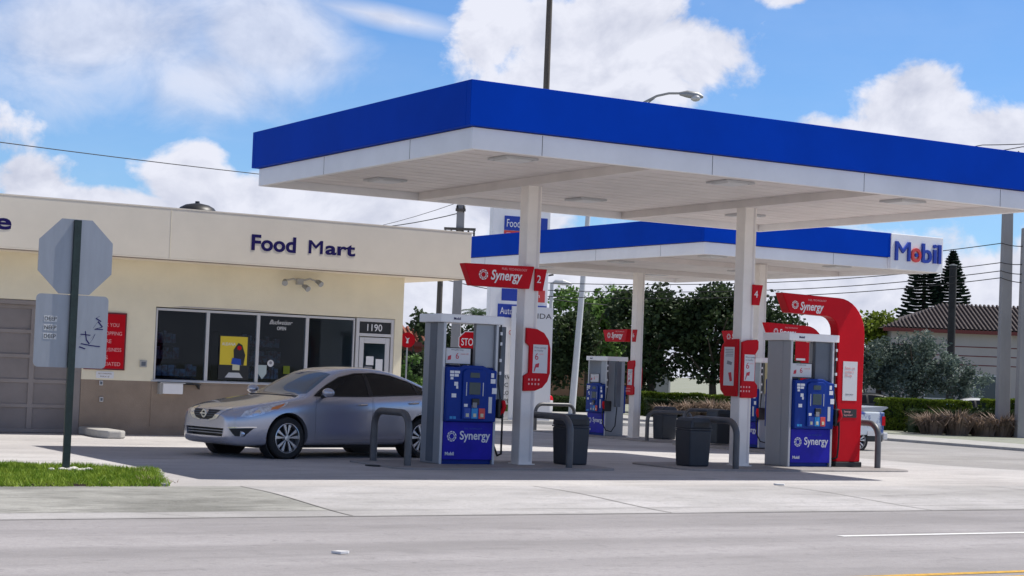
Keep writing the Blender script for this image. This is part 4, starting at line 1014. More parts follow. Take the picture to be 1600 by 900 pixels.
def make_car(label, loc, rz, grp=None):
    t = thing('parked_car', label, 'car', loc, rz, grp)
    base = solid_mesh(); big = solid_mesh(.005); small = solid_mesh(-.012)
    D_ = 'DIFFERENCE'; I_ = 'INTERSECT'
    ops = [(D_, cyl_y(.945, .335, .385, -1.2, -.62)), (D_, cyl_y(.945, .335, .385, .62, 1.2)), (D_, cyl_y(3.72, .335, .385, -1.2, -.62)), (D_, cyl_y(3.72, .335, .385, .62, 1.2)),
           (D_, py(DLO, -1.2, 1.2)), (D_, pz(WS, .985, 1.6)), (D_, pz(RW, 1.06, 1.6)),
           (D_, py(FD, -1.2, -.80)), (D_, py(FD, .80, 1.2)), (D_, py(RD, -1.2, -.80)), (D_, py(RD, .80, 1.2)), (D_, px_(LI, -.2, .16))]
    obj_body = boolean(base, ops, 'body', M_['silver'], t)
    for sg, P in ((-1, FD), (1, FD), (-1, RD), (1, RD)):
        a, b = sorted((sg*1.2, sg*.80)); d = boolean(base, [(I_, py(inset(P, .005), a, b))], 'door', M_['silver'], t)
        hx = 2.40 if P is FD else 3.50; hz = .86 if P is FD else .90
        bm = B(); tube(bm, [(hx-2.43-.10, sg*.915, hz-.003), (hx-2.43-.07, sg*.948, hz), (hx-2.43+.07, sg*.948, hz+.004), (hx-2.43+.10, sg*.915, hz+.006)], .013, 8); obj('handle', bm, M_['chrome'], d, smooth=True)
    for sg in (-1, 1):
        a, b = sorted((sg*1.2, sg*.35)); sd = boolean(base, [(I_, py(inset(DLO, .004), a, b))], 'side_window', M_['carglass'], t)
        bm = B(); prism(bm, [(2.58-2.43, 1.0), (2.66-2.43, 1.0), (2.62-2.43, 1.36), (2.56-2.43, 1.36)], 'y', *sorted((sg*.60, sg*.70)))
        pl_ = boolean(big, [(I_, py(inset(DLO, -.012), a, b)), (D_, py(inset(DLO, .004), -1.3, 1.3))], 'window_trim', M_['cartrim'], sd)
        bp = boolean(big, [(I_, py([(2.57, .99), (2.66, .99), (2.63, 1.40), (2.56, 1.40)], a, b)), (I_, py(DLO, -1.3, 1.3))], 'door_pillar', M_['cartrim'], sd)
        qp = boolean(big, [(I_, py([(3.62, 1.0), (3.68, 1.0), (3.60, 1.30), (3.54, 1.30)], a, b)), (I_, py(DLO, -1.3, 1.3))], 'door_pillar', M_['cartrim'], sd)
        # headlamp, fog lamp, mirror, tail lamp
        hl = boolean(big, [(I_, py([(.16, .645), (.24, .735), (.45, .795), (.78, .855), (.98, .888), (.90, .83), (.62, .735), (.40, .665), (.25, .635)], *sorted((sg*1.2, sg*.46))))], 'headlight', M_['lamp'], t)
        boolean(solid_mesh_cache['big2'], [(I_, py([(.62, .76), (.66, .80), (.90, .865), (.86, .83), (.74, .775)], *sorted((sg*1.2, sg*.5))))], 'indicator', M_['amber'], hl)
        boolean(solid_mesh_cache['big2'], [(I_, py([(.28, .67), (.33, .735), (.44, .755), (.47, .715), (.42, .685)], *sorted((sg*1.2, sg*.5))))], 'reflector', M_['chrome'], hl)
        fg = boolean(big, [(I_, px_([(sg*.60, .455), (sg*.82, .475), (sg*.80, .43), (sg*.76, .345), (sg*.68, .345)], -.1, .45))], 'fog_lamp', M_['cartrim'], t)
        bm = B(); lathe(bm, [(0, .16-2.43), (.042, .16-2.43), (.042, .30-2.43), (0, .30-2.43)], 'x', 16, (0, sg*.725, .385)); obj('lamp_lens', bm, M_['lamp'], fg)
        boolean(big, [(I_, px_([(sg*.58, .478), (sg*.83, .497), (sg*.83, .482), (sg*.58, .462)], -.1, .5))], 'chrome_strip', M_['chrome'], fg)
        boolean(big, [(I_, py([(4.35, .98), (4.86, .99), (4.9, .80), (4.55, .82)], *sorted((sg*1.2, sg*.45))))], 'tail_light', M_['red'], t)
        bm = B(); bmesh.ops.create_icosphere(bm, subdivisions=3, radius=1, matrix=Matrix.Translation((1.62-2.43, sg*1.0, 1.045))@Matrix.Diagonal((.085, .12, .072, 1)))
        mr_ = obj('wing_mirror', bm, M_['silver'], t, smooth=True)
        bm = B(); tube(bm, [(1.62-2.43, sg*.86, .985), (1.62-2.43, sg*.96, 1.0)], [.04, .03], 8); obj('mirror_stalk', bm, M_['cartrim'], mr_)
    boolean(base, [(I_, pz(inset(WS, .004), .985, 1.6))], 'windscreen', M_['windscreen'], t)
    boolean(base, [(I_, pz(inset(RW, .004), 1.06, 1.6))], 'rear_window', M_['carglass'], t)
    g = boolean(big, [(I_, px_(GR, -.1, .3))], 'grille', M_['cartrim'], t)
    for k in range(4):
        z = .63+k*.032; hw = .30+(z-.60)*.75
        boolean(solid_mesh_cache['big2'], [(I_, px_([(-hw, z), (hw, z), (hw, z+.007), (-hw, z+.007)], -.1, .3))], 'grille_bar', M_['pumpd'], g)
    boolean(solid_mesh_cache['big2'], [(I_, px_([(-.49, .765), (-.40, .775), (-.22, .60), (-.12, .578), (-.12, .560), (-.26, .582), (-.33, .60)], -.1, .3))], 'chrome_surround', M_['chrome'], g)
    boolean(solid_mesh_cache['big2'], [(I_, px_([(.49, .765), (.40, .775), (.22, .60), (.12, .578), (.12, .560), (.26, .582), (.33, .60)], -.1, .3))], 'chrome_surround', M_['chrome'], g)
    bm = B(); lathe(bm, [(.040, -.04-2.43), (.068, -.04-2.43), (.068, .03-2.43), (.040, .03-2.43), (.040, -.04-2.43)], 'x', 24, (.02, 0, .665), cap=False); box(bm, -.03-2.43, .02-2.43, -.09, .09, .652, .678)
    obj('badge', bm, M_['chrome'], g, bevel=.004)
    bm = B(); prism(bm, LI, 'x', .12-2.43, .155-2.43); li = obj('lower_intake', bm, M_['cartrim'], t)
    for z in (.37, .41): bxo('intake_bar', M_['galv'], li, .03-2.43, .11-2.43, -.475, .475, z, z+.012)
    bm = B(); box(bm, .5-2.43, 4.4-2.43, -.70, .70, .165, .3); obj('underbody', bm, M_['cartrim'], t)
    bm = B(); prism(bm, [(1.27-2.43, -.6), (1.38-2.43, -.6), (1.38-2.43, .6), (1.27-2.43, .6)], 'z', .93, .985); obj('cowl', bm, M_['cartrim'], t)
    for x in (.945, 3.72):
        for sg in (-1, 1):
            bm = B(); lathe(bm, [(.383, sg*.63), (.383, sg*.83), (.37, sg*.83), (.37, sg*.63)], 'y', 32, (x-2.43, 0, .335), cap=False); obj('arch_liner', bm, M_['cartrim'], t)
            bm = B(); lathe(bm, [(0, sg*.622), (.384, sg*.622), (.384, sg*.63), (0, sg*.63)], 'y', 32, (x-2.43, 0, .335)); obj('arch_liner', bm, M_['cartrim'], t)
            wheel(t, x-2.43, sg*.79, sg)
    for o in (base, big, small): bpy.data.objects.remove(o)
    return t
solid_mesh_cache = {'big2': solid_mesh(.009)}
ha = math.atan2(26.3-25.64, 13.88-11.15)
car = make_car('silver saloon car standing in front of the store, nose to the left', (0, 0, 0), 0)
bpy.data.objects.remove(solid_mesh_cache['big2'])
# near front wheel contact at (11.15, 25.64)
wl = Matrix.Rotation(ha, 4, 'Z')@Vector((.945-2.43, -.79, 0))
car.location = (11.20-wl.x, 25.64-wl.y, 0); car.rotation_euler = (0, 0, ha)

# ------------------------------------------------------------------ beyond the forecourt
bm = B(); box(bm, 42.62, 200, -20, 300, -.6, -.22); struct('planting_ground', bm, M_['far'])
bm = B(); box(bm, -60, 42.6, 54.25, 63, -.6, -.37); struct('back_street', bm, M_['road'])
bm = B(); box(bm, -60, 42.6, 63.05, 300, -.6, -.25); struct('back_verge', bm, M_['far'])

def leaves(bm, blobs, n, size, gap=-.08, freq=.9, droop=.0, aspect=1.6, seed=0):
    rnd_ = random.Random(seed); off = Vector((seed*3.7, seed*1.3, 0)); tot = sum(b[3]*b[4]*b[5] for b in blobs); 
    for b in blobs:
        c = Vector(b[:3]); k = int(n*b[3]*b[4]*b[5]/tot); i = 0; tries = 0
        while i < k and tries < k*6:
            tries += 1
            d = Vector((rnd_.gauss(0, 1), rnd_.gauss(0, 1), rnd_.gauss(0, 1))).normalized(); r = rnd_.random()**.45
            lump = 1+.28*noise.noise(d*2.3+off+c)
            p = c+Vector((d.x*b[3], d.y*b[4], d.z*b[5]))*r*lump
            if noise.noise(p*freq+off) < gap+rnd_.uniform(-.12, .12): continue
            u = Vector((rnd_.gauss(0, 1), rnd_.gauss(0, 1), rnd_.gauss(0, .7)-droop)).normalized(); w = u.cross(Vector((rnd_.gauss(0, 1), rnd_.gauss(0, 1), rnd_.gauss(0, 1)))).normalized()
            s_ = size*rnd_.uniform(.6, 1.35)
            bm.faces.new([bm.verts.new(q) for q in (p, p+u*s_*.5+w*s_/aspect*.5, p+u*s_, p+u*s_*.5-w*s_/aspect*.5)]); i += 1
    return bm
def trunk(bm, base, top, r, limbs, seed=0):
    rnd_ = random.Random(seed+99); b = Vector(base); t_ = Vector(top)
    tube(bm, [b, b.lerp(t_, .35)+Vector((rnd_.uniform(-.1, .1), rnd_.uniform(-.1, .1), 0)), b.lerp(t_, .7), t_], [r*1.3, r, r*.8, r*.4], 8)
    for k in range(limbs):
        s_ = b.lerp(t_, rnd_.uniform(.35, .85)); a = rnd_.uniform(0, 6.28); L_ = (t_-b).length*rnd_.uniform(.3, .55)
        e = s_+Vector((math.cos(a)*L_, math.sin(a)*L_, L_*.7)); tube(bm, [s_, s_.lerp(e, .5)+Vector((0, 0, -.05*L_)), e], [r*.5, r*.35, r*.12], 6)
    return bm
def tree(name, label, loc, blobs, n, size, m, th, r=.16, limbs=6, seed=0, gap=-.08, freq=.9, grp='trees behind the station', aspect=1.6):
    t = thing(name, label, 'tree', loc, 0, grp)
    obj('trunk', trunk(B(), (0, 0, 0), (0, 0, th), r, limbs, seed), M_['bark'], t, smooth=True)
    obj('crown', leaves(B(), blobs, n, size, gap, freq, seed=seed, aspect=aspect), M_[m], t)
    return t
G0 = -.3
tree('leafy_tree', 'bright green leafy tree behind the leaning lamp post, left of the rear left column', (52.1, 79.5, G0), [(0, 0, 3.9, 1.9, 1.7, 2.2), (-.9, .5, 5.0, 1.4, 1.3, 1.3), (.9, -.4, 5.3, 1.6, 1.3, 1.25), (1.5, -.8, 3.4, 1.3, 1.2, 1.6), (-1.3, .6, 3.0, 1.1, 1, 1.3)], 9000, .26, 'leaf', 4.6, seed=1, gap=-.1)
tree('dense_tree', 'dense dark tree right behind the rear left column', (47.6, 67.4, G0), [(0, 0, 3.9, 1.9, 1.6, 2.1), (-.9, .6, 4.6, 1.2, 1.1, 1.3), (1.1, -.4, 4.4, 1.5, 1.4, 1.6), (.2, 0, 2.5, 1.7, 1.4, 1.1), (-.6, .3, 1.5, 1.2, 1, .9)], 9500, .24, 'leafd', 4.4, seed=2, gap=-.18)
tree('dense_tree', 'dense dark tree with a visible forked trunk left of the number 4 column', (49.9, 65.6, G0), [(0, 0, 4.2, 1.8, 1.5, 1.9), (1.1, -.7, 4.1, 1.5, 1.3, 1.8), (-1.0, .4, 3.6, 1.3, 1.2, 1.4), (.4, 0, 5.0, 1.5, 1.2, 1.2), (-.2, 0, 2.3, 1.3, 1, .9)], 9000, .24, 'leafd', 4.2, seed=3, gap=-.15)
tree('dense_tree', 'dark tree mostly hidden between the number 4 column and the right front pump', (52.9, 65.0, G0), [(0, 0, 3.9, 1.5, 1.3, 1.9), (.5, -.4, 2.6, 1.3, 1.2, 1.3)], 3600, .24, 'leafd', 4, seed=4, gap=-.3)
tree('silvery_bush', 'low silvery green shrubby tree left of the number 4 column', (50.6, 63.6, -.22), [(0, 0, 1.35, .9, .8, .8), (.6, -.4, 1.7, .7, .6, .7)], 2600, .16, 'leafs', 1.3, r=.06, seed=5, gap=-.25)
tree('dense_tree', 'dark tree behind the hedge, above the rear left pump', (45.4, 70.6, G0), [(0, 0, 3.2, 1.4, 1.2, 1.9), (-.7, .3, 2.2, 1.1, 1, 1.2)], 4200, .24, 'leafd', 3.4, seed=21, gap=-.3)
# right side
tree('silvery_tree', 'broad silvery green tree behind the hedge right of the tall red arch', (52.9, 55.8, -.22),
     [(-1.1, .7, 2.5, 1.35, 1.1, 1.1), (.2, -.1, 3.0, 1.25, 1.1, 1.05), (1.3, -.8, 2.3, 1.1, .9, .95), (-.3, .2, 1.9, 1.5, 1.1, .9), (2.2, -1.35, 2.1, .8, .6, .45), (-2.0, 1.2, 2.2, .8, .8, .9), (2.0, -1.2, 1.3, .7, .6, .6)], 15000, .17, 'leafs', 2.7, r=.13, limbs=9, seed=6, gap=-.1, freq=1.5, aspect=2.4)
tree('leafy_tree', 'yellow green leafy tree rising behind the silvery tree right of the arch', (68.9, 75.4, G0), [(0, 0, 4.5, 1.7, 1.4, 1.5), (-1.2, .7, 4.2, 1.2, 1.1, 1.4), (1.2, -.7, 4.2, 1.1, 1, 1.2), (0, 0, 3, 2.2, 1.6, 1.4)], 7000, .27, 'leafy', 4, seed=7, gap=-.22)
# left gap
tree('leafy_tree', 'small bright green tree right of the store corner behind the silver car', (27.9, 53.9, -.25), [(0, 0, 1.2, .62, .55, .75), (.2, -.1, 1.8, .35, .35, .4)], 2600, .14, 'leaf', 1.2, r=.05, seed=8, gap=-.2)
tree('dense_tree', 'dark narrow tree seen left of the left front pump', (30.2, 57.8, -.3), [(0, 0, 2.0, .5, .5, 1.5), (.2, 0, 3.2, .35, .35, .7)], 2600, .17, 'leafd', 2.6, r=.07, seed=9, gap=-.2)
tree('dense_tree', 'dark tree seen through the open top of the left front pump', (36.4, 65.5, -.3), [(0, 0, 2.3, 1.2, 1.1, 1.4), (1.4, -.9, 2.5, 1.1, 1, 1.2)], 4800, .2, 'leafd', 2.6, seed=10, gap=-.25)
tree('dense_tree', 'distant dark tree low on the skyline above the red house', (52, 106, -.3), [(0, 0, 3.6, 3, 2, 1.2), (-4, 2, 3.4, 2, 2, 1.1), (3, -1, 3.3, 2, 2, 1)], 3000, .4, 'leafd', 3, seed=11)
def palm(label, x, y, h, seed, R=1.3):
    t = thing('palm_tree', label, 'palm', (x, y, -.3), 0, 'palms behind the station'); rn = random.Random(seed)
    obj('trunk', tube(B(), [(0, 0, 0), (.08, 0, h*.5), (.05, .05, h)], [.13, .10, .09], 8), M_['bark'], t, smooth=True)
    bm = B()
    for k in range(22):
        a = rn.uniform(0, 6.28); el = rn.uniform(-.25, 1.1); prev = None
        for i in range(9):
            q = i/8; r = R*q*math.cos(el*.6); z = h+R*(q*math.sin(el)-.75*q*q); p = Vector((.05+math.cos(a)*r, .05+math.sin(a)*r, z)); sd = Vector((-math.sin(a), math.cos(a), 0))
            if prev is not None:
                for sg in (-1, 1):
                    for j in range(2):
                        b0 = prev.lerp(p, j*.5); w = .34*math.sin(math.pi*min(1, q+.08))*R/1.3+.05
                        tip = b0+sd*sg*w+Vector((0, 0, -.14))+(p-prev)*.6
                        bm.faces.new([bm.verts.new(v) for v in (b0, b0+(p-prev)*.35, tip)])
            prev = p
    obj('crown', bm, M_['palm'], t)
palm('small palm on the skyline above the white cap of the left front pump', 44.4, 78.2, 4.6, 1, 1.3)
palm('smaller palm left of the concrete utility pole on the skyline', 43.0, 79.6, 4.3, 2, .9)
def pine(label, x, y, h, R, seed):
    t = thing('norfolk_pine', label, 'pine tree', (x, y, -.3), 0, 'tall layered pines beyond the tiled house'); rn = random.Random(seed)
    obj('trunk', tube(B(), [(0, 0, 0), (0, 0, h*.6), (0, 0, h)], [.28, .16, .03], 8), M_['bark'], t, smooth=True)
    bm = B(); z = h*.28
    while z < h-.15:
        f = (h-z)/(h*.72); r = R*f**.8+.12
        for k in range(8):
            a = 2*math.pi*k/8+rn.uniform(-.2, .2); rr = r*rn.uniform(.85, 1.1); steps = max(3, int(rr/.22)); prev = None
            for i in range(steps+1):
                q = i/steps; p = Vector((math.cos(a)*rr*q, math.sin(a)*rr*q, z-.18*q*rr+.22*rr*q*q)); sd = Vector((-math.sin(a), math.cos(a), 0))
                if prev is not None:
                    for sg in (-1, 1):
                        w = (.24*(1-q*.6)); bm.faces.new([bm.verts.new(v) for v in (prev, p, p+sd*sg*w+Vector((math.cos(a)*.1, math.sin(a)*.1, .06)), prev+sd*sg*w*.9+Vector((0, 0, .03)))])
                        bm.faces.new([bm.verts.new(v) for v in (prev-Vector((0, 0, .05)), p-Vector((0, 0, .04)), p+Vector((0, 0, .12)), prev+Vector((0, 0, .12)))])
                prev = p
        z += .16+.13*f
    obj('crown', bm, M_['pine'], t)
pine('tall layered pine partly behind the rear canopy name panel', 85.2, 89.1, 11.3, 2.6, 1)
pine('tall layered pine right of the rear canopy name panel', 86.7, 88.0, 11.0, 2.15, 2)
# hedges and ornamental grasses
def hedge(label, a, b, w, z0, z1, m, n, seed):
    t = thing('hedge', label, 'hedge', ((a[0]+b[0])/2, (a[1]+b[1])/2, 0), math.atan2(b[1]-a[1], b[0]-a[0])); L_ = math.dist(a, b)/2; rn = random.Random(seed)
    bm = B()
    for i in range(n):
        x = rn.uniform(-L_, L_); top = rn.random() < .5; top_z = z1+.07*noise.noise(Vector((x*1.4, seed, 0)))
        if top: p = Vector((x, rn.uniform(-w, w), top_z-rn.uniform(0, .12)))
        else: p = Vector((x, rn.choice((-1, 1, -1))*w*rn.uniform(.85, 1.05), z0+(top_z-z0)*rn.random()))
        u = Vector((rn.gauss(0, 1), rn.gauss(0, 1), rn.gauss(0, 1)+.4)).normalized(); v = u.cross(Vector((rn.random(), rn.random(), rn.random()))).normalized(); s_ = rn.uniform(.07, .14)
        bm.faces.new([bm.verts.new(q) for q in (p-u*s_*.5, p+v*s_*.35, p+u*s_*.6, p-v*s_*.35)])
    obj('leaves', bm, M_[m], t)
    bxo('core', M_['leafd'], t, -L_+.1, L_-.1, -w*.8, w*.8, z0, z1-.15)
hedge('clipped yellow green hedge under the dark trees between the two rear columns', (43.5, 62.9), (47.6, 60.4), .35, -.25, .78, 'leafy', 9000, 1)
hedge('clipped yellow green hedge between the red arch and the silvery tree', (46.4, 50.9), (49.4, 49.1), .4, -.25, .98, 'leafy', 8000, 2)
hedge('clipped yellow green hedge left of the concrete utility poles', (50.6, 49.6), (54.3, 47.6), .45, -.25, 1.10, 'leafy', 8000, 3)
hedge('low dark hedge at the foot of the silvery tree', (48.6, 50.6), (52.0, 48.8), .6, -.25, .72, 'leafd', 6000, 4)
hedge('low dark green hedge behind the tan grasses right of the red arch', (46.2, 48.9), (53.4, 45.9), .5, -.25, .62, 'leafd', 9000, 6)
hedge('low dark green hedge behind the tan grasses between the rear columns', (43.2, 61.5), (47.6, 59.3), .45, -.25, .5, 'leafd', 7000, 7)
hedge('low dark hedge behind the leaning lamp post', (39.0, 68.0), (43.2, 65.0), .6, -.3, .45, 'leafd', 5000, 5)
def tuft(label, x, y, z, h, seed, grp='fountain grasses along the side street'):
    rn = random.Random(seed); bm = B()
    for i in range(900):
        a = rn.uniform(0, 6.28); ln = h*rn.uniform(.6, 1.15); sp = rn.uniform(.05, 1.05)*ln; r0 = rn.uniform(0, .42); w = rn.uniform(.008, .018); d = Vector((math.cos(a), math.sin(a), 0)); sd = Vector((-d.y, d.x, 0))*w
        p0 = d*r0; p1 = p0+d*sp*.4+Vector((0, 0, ln*.65)); p2 = p0+d*sp+Vector((0, 0, ln*rn.uniform(.35, 1.0)))
        bm.faces.new([bm.verts.new(v) for v in (p0-sd, p0+sd, p1+sd*1.6, p1-sd*1.6)]); bm.faces.new([bm.verts.new(v) for v in (p1-sd*1.6, p1+sd*1.6, p2)])
    o = obj('fountain_grass', bm, M_['reed']); o.location = (x, y, z); return tag(o, label, 'ornamental grass', grp)
lab = ['{} seen above the right front bin', '{} beside the silvery tree trunk', '{} in front of the hedge near the utility poles']
pl_ = [(44.2, 59.6, .95), (44.9, 59.0, 1.1), (45.7, 58.6, 1.0), (46.4, 58.1, .9), (43.4, 60.2, .75)]
for i, (x, y, h) in enumerate(pl_): h *= .8; tuft(('tan fountain grass seen above the right front bin, ' + ['second from left', 'middle and tallest', 'second from right', 'rightmost', 'leftmost and lowest'][i]), x, y, -.22, h, i)
pr_ = [(45.9, 47.4, .95), (46.6, 46.9, 1.15), (47.5, 46.5, .85), (48.2, 46.3, 1.0), (48.9, 46.0, .9), (49.7, 46.0, 1.0)]
for i, (x, y, h) in enumerate(pr_): h *= .85; tuft(('tan fountain grass between the red arch and the utility poles, ' + ['leftmost of the six', 'second from left, tallest', 'third from left, shortest', 'third from right', 'second from right', 'rightmost beside the poles'][i]), x, y, -.22, h, 20+i)

# poles and wires
def conc_pole(label, x, y, z, h, w, arms):
    t = thing('utility_pole', label, 'utility pole', (x, y, z), -YAW, 'concrete utility poles')
    bm = B(); pts = lambda q: [(-q, -q), (q, -q), (q, q), (-q, q)]
    a = [bm.verts.new((px, py_, 0)) for px, py_ in pts(w)]; b = [bm.verts.new((px, py_, h)) for px, py_ in pts(w*.7)]
    bm.faces.new(a[::-1]); bm.faces.new(b)
    for i in range(4): bm.faces.new((a[i], a[(i+1) % 4], b[(i+1) % 4], b[i]))
    obj('shaft', bm, M_['conc'], t, bevel=.02)
    for zz, l, n in arms:
        ar = bxo('crossarm', M_['wood'], t, -l, l, -w-.06, -w+.04, zz, zz+.10)
        for k in range(n):
            xx = -l+.06+2*(l-.06)*k/(n-1); bm = B(); lathe(bm, [(0, -.02), (.04, -.0), (.05, .03), (.03, .06), (.045, .09), (.02, .13), (0, .14)] if zz > 7.5 else [(0, -.22), (.045, -.2), (.03, -.15), (.05, -.12), (.03, -.07), (.045, -.02), (0, 0)], 'z', 8, (xx, -w-.01, zz+(.1 if zz > 7.5 else 0)))
            obj('insulator', bm, M_['black'], ar, smooth=True)
    return t
conc_pole('tall square concrete utility pole with crossarms right of the store fascia', 33.9, 61.3, -.35, 8.7, .21, [(7.25, .62, 6), (8.0, .2, 2), (8.35, .16, 2)])
conc_pole('concrete utility pole at the right, left of a shorter one, its top behind the canopy', 48.3, 46.35, -.3, 10.4, .22, [(10.2, .9, 4)])
conc_pole('shorter concrete utility pole at the right edge of the photo', 48.42, 45.5, -.3, 7.6, .24, [])
def rpole(name, label, x, y, z, h, r0, r1, m, tilt=(0, 0)):
    t = thing(name, label, 'pole', (x, y, z)); obj('shaft', tube(B(), [(0, 0, 0), (tilt[0]*.5, tilt[1]*.5, h*.5), (tilt[0], tilt[1], h)], [r0, (r0+r1)/2, r1], 12), M_[m], t, smooth=True)
    bm = B(); lathe(bm, [(r1*1.1, h-.02), (r1*1.15, h+.03), (0, h+.06)], 'z', 12, (tilt[0], tilt[1], 0)); obj('pole_cap', bm, M_['steel'], t); return t
rpole('tall_pole', 'very tall dark wooden pole rising behind the front canopy', 36.5, 59.45, -.35, 18.2, .16, .11, 'wood')
rpole('wooden_pole', 'grey wooden pole just right of the store corner', 35.7, 66.1, -.3, 7.3, .14, .11, 'wood')
rpole('dark_pole', 'dark wooden pole between the number 4 column and the red arch', 44.2, 55.3, -.3, 5.9, .13, .11, 'wood')
rpole('dark_pole', 'dark wooden pole in front of the tall layered pines', 61.5, 62.4, -.3, 7.6, .2, .18, 'wood2')
# street lamp with its long mast arm
t = thing('street_lamp', 'slightly leaning pale street lamp with a long arm reaching over the front canopy', 'street lamp', (40.68, 63.25, -.3))
obj('post', tube(B(), [(0, 0, 0), (.10, -.3, 5), (.16, -.52, 9.0), (.2, -.8, 12.4)], [.15, .12, .10, .08], 12), M_['wpole'], t, smooth=True)
dx = Vector((RC.x, RC.y, 0)).normalized()
A0 = Vector((.2, -.8, 12.3)); bm = B(); tube(bm, [A0, A0+dx*1.6+Vector((0, 0, .75)), A0+dx*2.5+Vector((0, 0, 1.25)), A0+dx*3.0+Vector((0, 0, 1.38)), A0+dx*3.5+Vector((0, 0, 1.40))], .05, 8)
tube(bm, [A0+Vector((0, 0, -.45)), A0+dx*1.6+Vector((0, 0, .5)), A0+dx*2.4+Vector((0, 0, 1.15))], .03, 8); arm = obj('arm', bm, M_['steel'], t, smooth=True)
HP = A0+dx*3.45+Vector((0, 0, 1.38))
bm = B(); tube(bm, [HP, HP+dx*.3+Vector((0, 0, 0)), HP+dx*.75+Vector((0, 0, -.06)), HP+dx*1.0+Vector((0, 0, -.10))], [.07, .15, .17, .05], 14); hd = obj('lamp_head', bm, M_['steel'], t, smooth=True)
bm = B(); bmesh.ops.create_icosphere(bm, subdivisions=2, radius=1, matrix=Matrix.Translation(HP+dx*.68+Vector((0, 0, -.16)))@Matrix.Diagonal((.22, .22, .15, 1))); obj('lens', bm, M_['pumpl'], hd, smooth=True)
t = thing('street_lamp', 'low white street lamp behind the number 2 column with its head just right of it', 'street lamp', (39.75, 63.7, -.3))
obj('post', tube(B(), [(0, 0, 0), (0, 0, 5.55)], [.10, .075], 10), M_['wpole'], t, smooth=True)
bm = B(); tube(bm, [(0, 0, 5.5), Vector((0, 0, 5.58))+dx*.15, Vector((0, 0, 5.57))+dx*.45], [.04, .10, .13], 10); tube(bm, [Vector((0, 0, 5.57))+dx*.45, Vector((0, 0, 5.5))+dx*.85], [.13, .05], 10)
obj('lamp_head', bm, M_['wpole'], t, smooth=True)
def wire(label, pts, sag=.4, r=.018, grp='overhead wires'):
    P = []
    for a, b in zip(pts, pts[1:]):
        a, b = Vector(a), Vector(b)
        for k in range(13): q = k/12; P.append(a.lerp(b, q)-Vector((0, 0, sag*4*q*(1-q))))
    o = obj('overhead_wire', tube(B(), P, r, 5), M_['wire'], smooth=True); return tag(o, label, 'wire', grp)
wire('single overhead wire crossing the left sky above the store', [(9.3, 43.1, 6.58), (33.9, 61.1, 8.35)], .12, .013)
wire('upper of two thin wires running from the crossarm pole behind the store fascia', [(43.3, 101.9, 9.2), (33.7, 61.1, 8.0)], .5, .012)
wire('lower of two thin wires running from the crossarm pole behind the store fascia', [(38.86, 87.1, 8.7), (33.9, 61.04, 7.63)], .35, .020)
wire('thick cable low between the store corner and the crossarm pole', [(22, 72, 5.0), (35.7, 65.9, 6.0), (40, 64, 5.6)], .35, .04)
wire('thin cable below the thick one right of the store corner', [(22, 72, 4.6), (35.7, 65.9, 5.2), (52, 72, 4.9)], .3, .02)
for i, (z0, z1) in enumerate(((6.75, 6.75), (6.05, 6.15), (5.75, 5.75), (5.5, 5.4))):
    wire(['highest', 'second', 'third', 'lowest'][i]+' of the four wires stretched across the right sky past the utility poles', [(36.5, 63.5, z0-.9), (44.1, 55.3, z0-.75), (47.9, 46.2, z0), (48.5, 44.9, z1), (54, 36, z1+.5)], .12, .016)
wire('left one of two wires leaving the crossarm above the right end of the canopy', [(44.5, 53, 9.9), (47.3, 46.7, 10.3), (50, 40, 10.6)], .15, .016); wire('right one of two wires leaving the crossarm above the right end of the canopy', [(46, 53, 9.9), (48.6, 46.0, 10.3), (52, 40, 10.6)], .15, .016)

# road signs and price pylon far behind
t = thing('stop_sign', 'red octagonal stop sign seen through the open top of the left front pump', 'stop sign', (30.42, 54.05, -.2), -.35)
obj('post', tube(B(), [(0, .03, 0), (0, .03, 3.0)], .03, 8), M_['steel'], t)
R8 = .40; pts = [(R8*math.cos(rad(22.5+45*k)), 2.62+R8*math.sin(rad(22.5+45*k))) for k in range(8)]
bm = B(); prism(bm, pts, 'y', -.01, 0); f = obj('face', bm, M_['white'], t)
bm = B(); prism(bm, [(p[0]*.93, 2.62+(p[1]-2.62)*.93) for p in pts], 'y', -.014, -.0105); obj('red_face', bm, M_['red'], f); fit('lettering', 'STOP', M_['white'], f, -.27, .27, -.015, 2.49, 2.75, ext=.002, bold=.01)
t = thing('round_sign', 'round red sign with a white emblem at the right end of the store', 'sign', (25.4, 49.0, -.15), -.35)
obj('post', tube(B(), [(0, .03, 0), (0, .03, 2.3)], .025, 8), M_['steel'], t)
bm = B(); lathe(bm, [(0, -.02), (.235, -.02), (.235, .0), (0, 0)], 'y', 28, (0, 0, 2.46)); f = obj('disc', bm, M_['red'], t)
bm = B(); prism(bm, [(-.09, 2.58), (-.02, 2.50), (.06, 2.53), (.02, 2.46), (.03, 2.36), (-.05, 2.36), (-.02, 2.46)], 'y', -.026, -.021); obj('emblem', bm, M_['white'], f)
t = thing('price_pylon', 'tall white roadside pylon with blue name panels behind the number 2 column', 'pylon sign', (31.95, 53.3, -.2), -.12)
bxo('board', M_['whitem'], t, -1.18, 1.02, -.15, .15, .0, 7.9, bevel=.02)
def pan(x0, x1, z0, z1, m, txt=None, tm='white', tw=None, thh=.2, ext=.01):
    p = bxo('name_panel', M_[m], t, x0, x1, -.165, -.151, z0, z1)
    if txt: w = tw or (x1-x0)*.8; fit('lettering', txt, M_[tm], p, (x0+.09), (x0+.09+w), -.166, (z0+z1)/2-thh/2, (z0+z1)/2+thh/2, ext=.003)
pan(-.75, .9, 6.55, 7.05, 'blueL', 'Food Mart', 'white', 1.1, .27); pan(-.75, .9, 6.25, 6.54, 'redL', 'Diesel', 'pink', .8, .16)
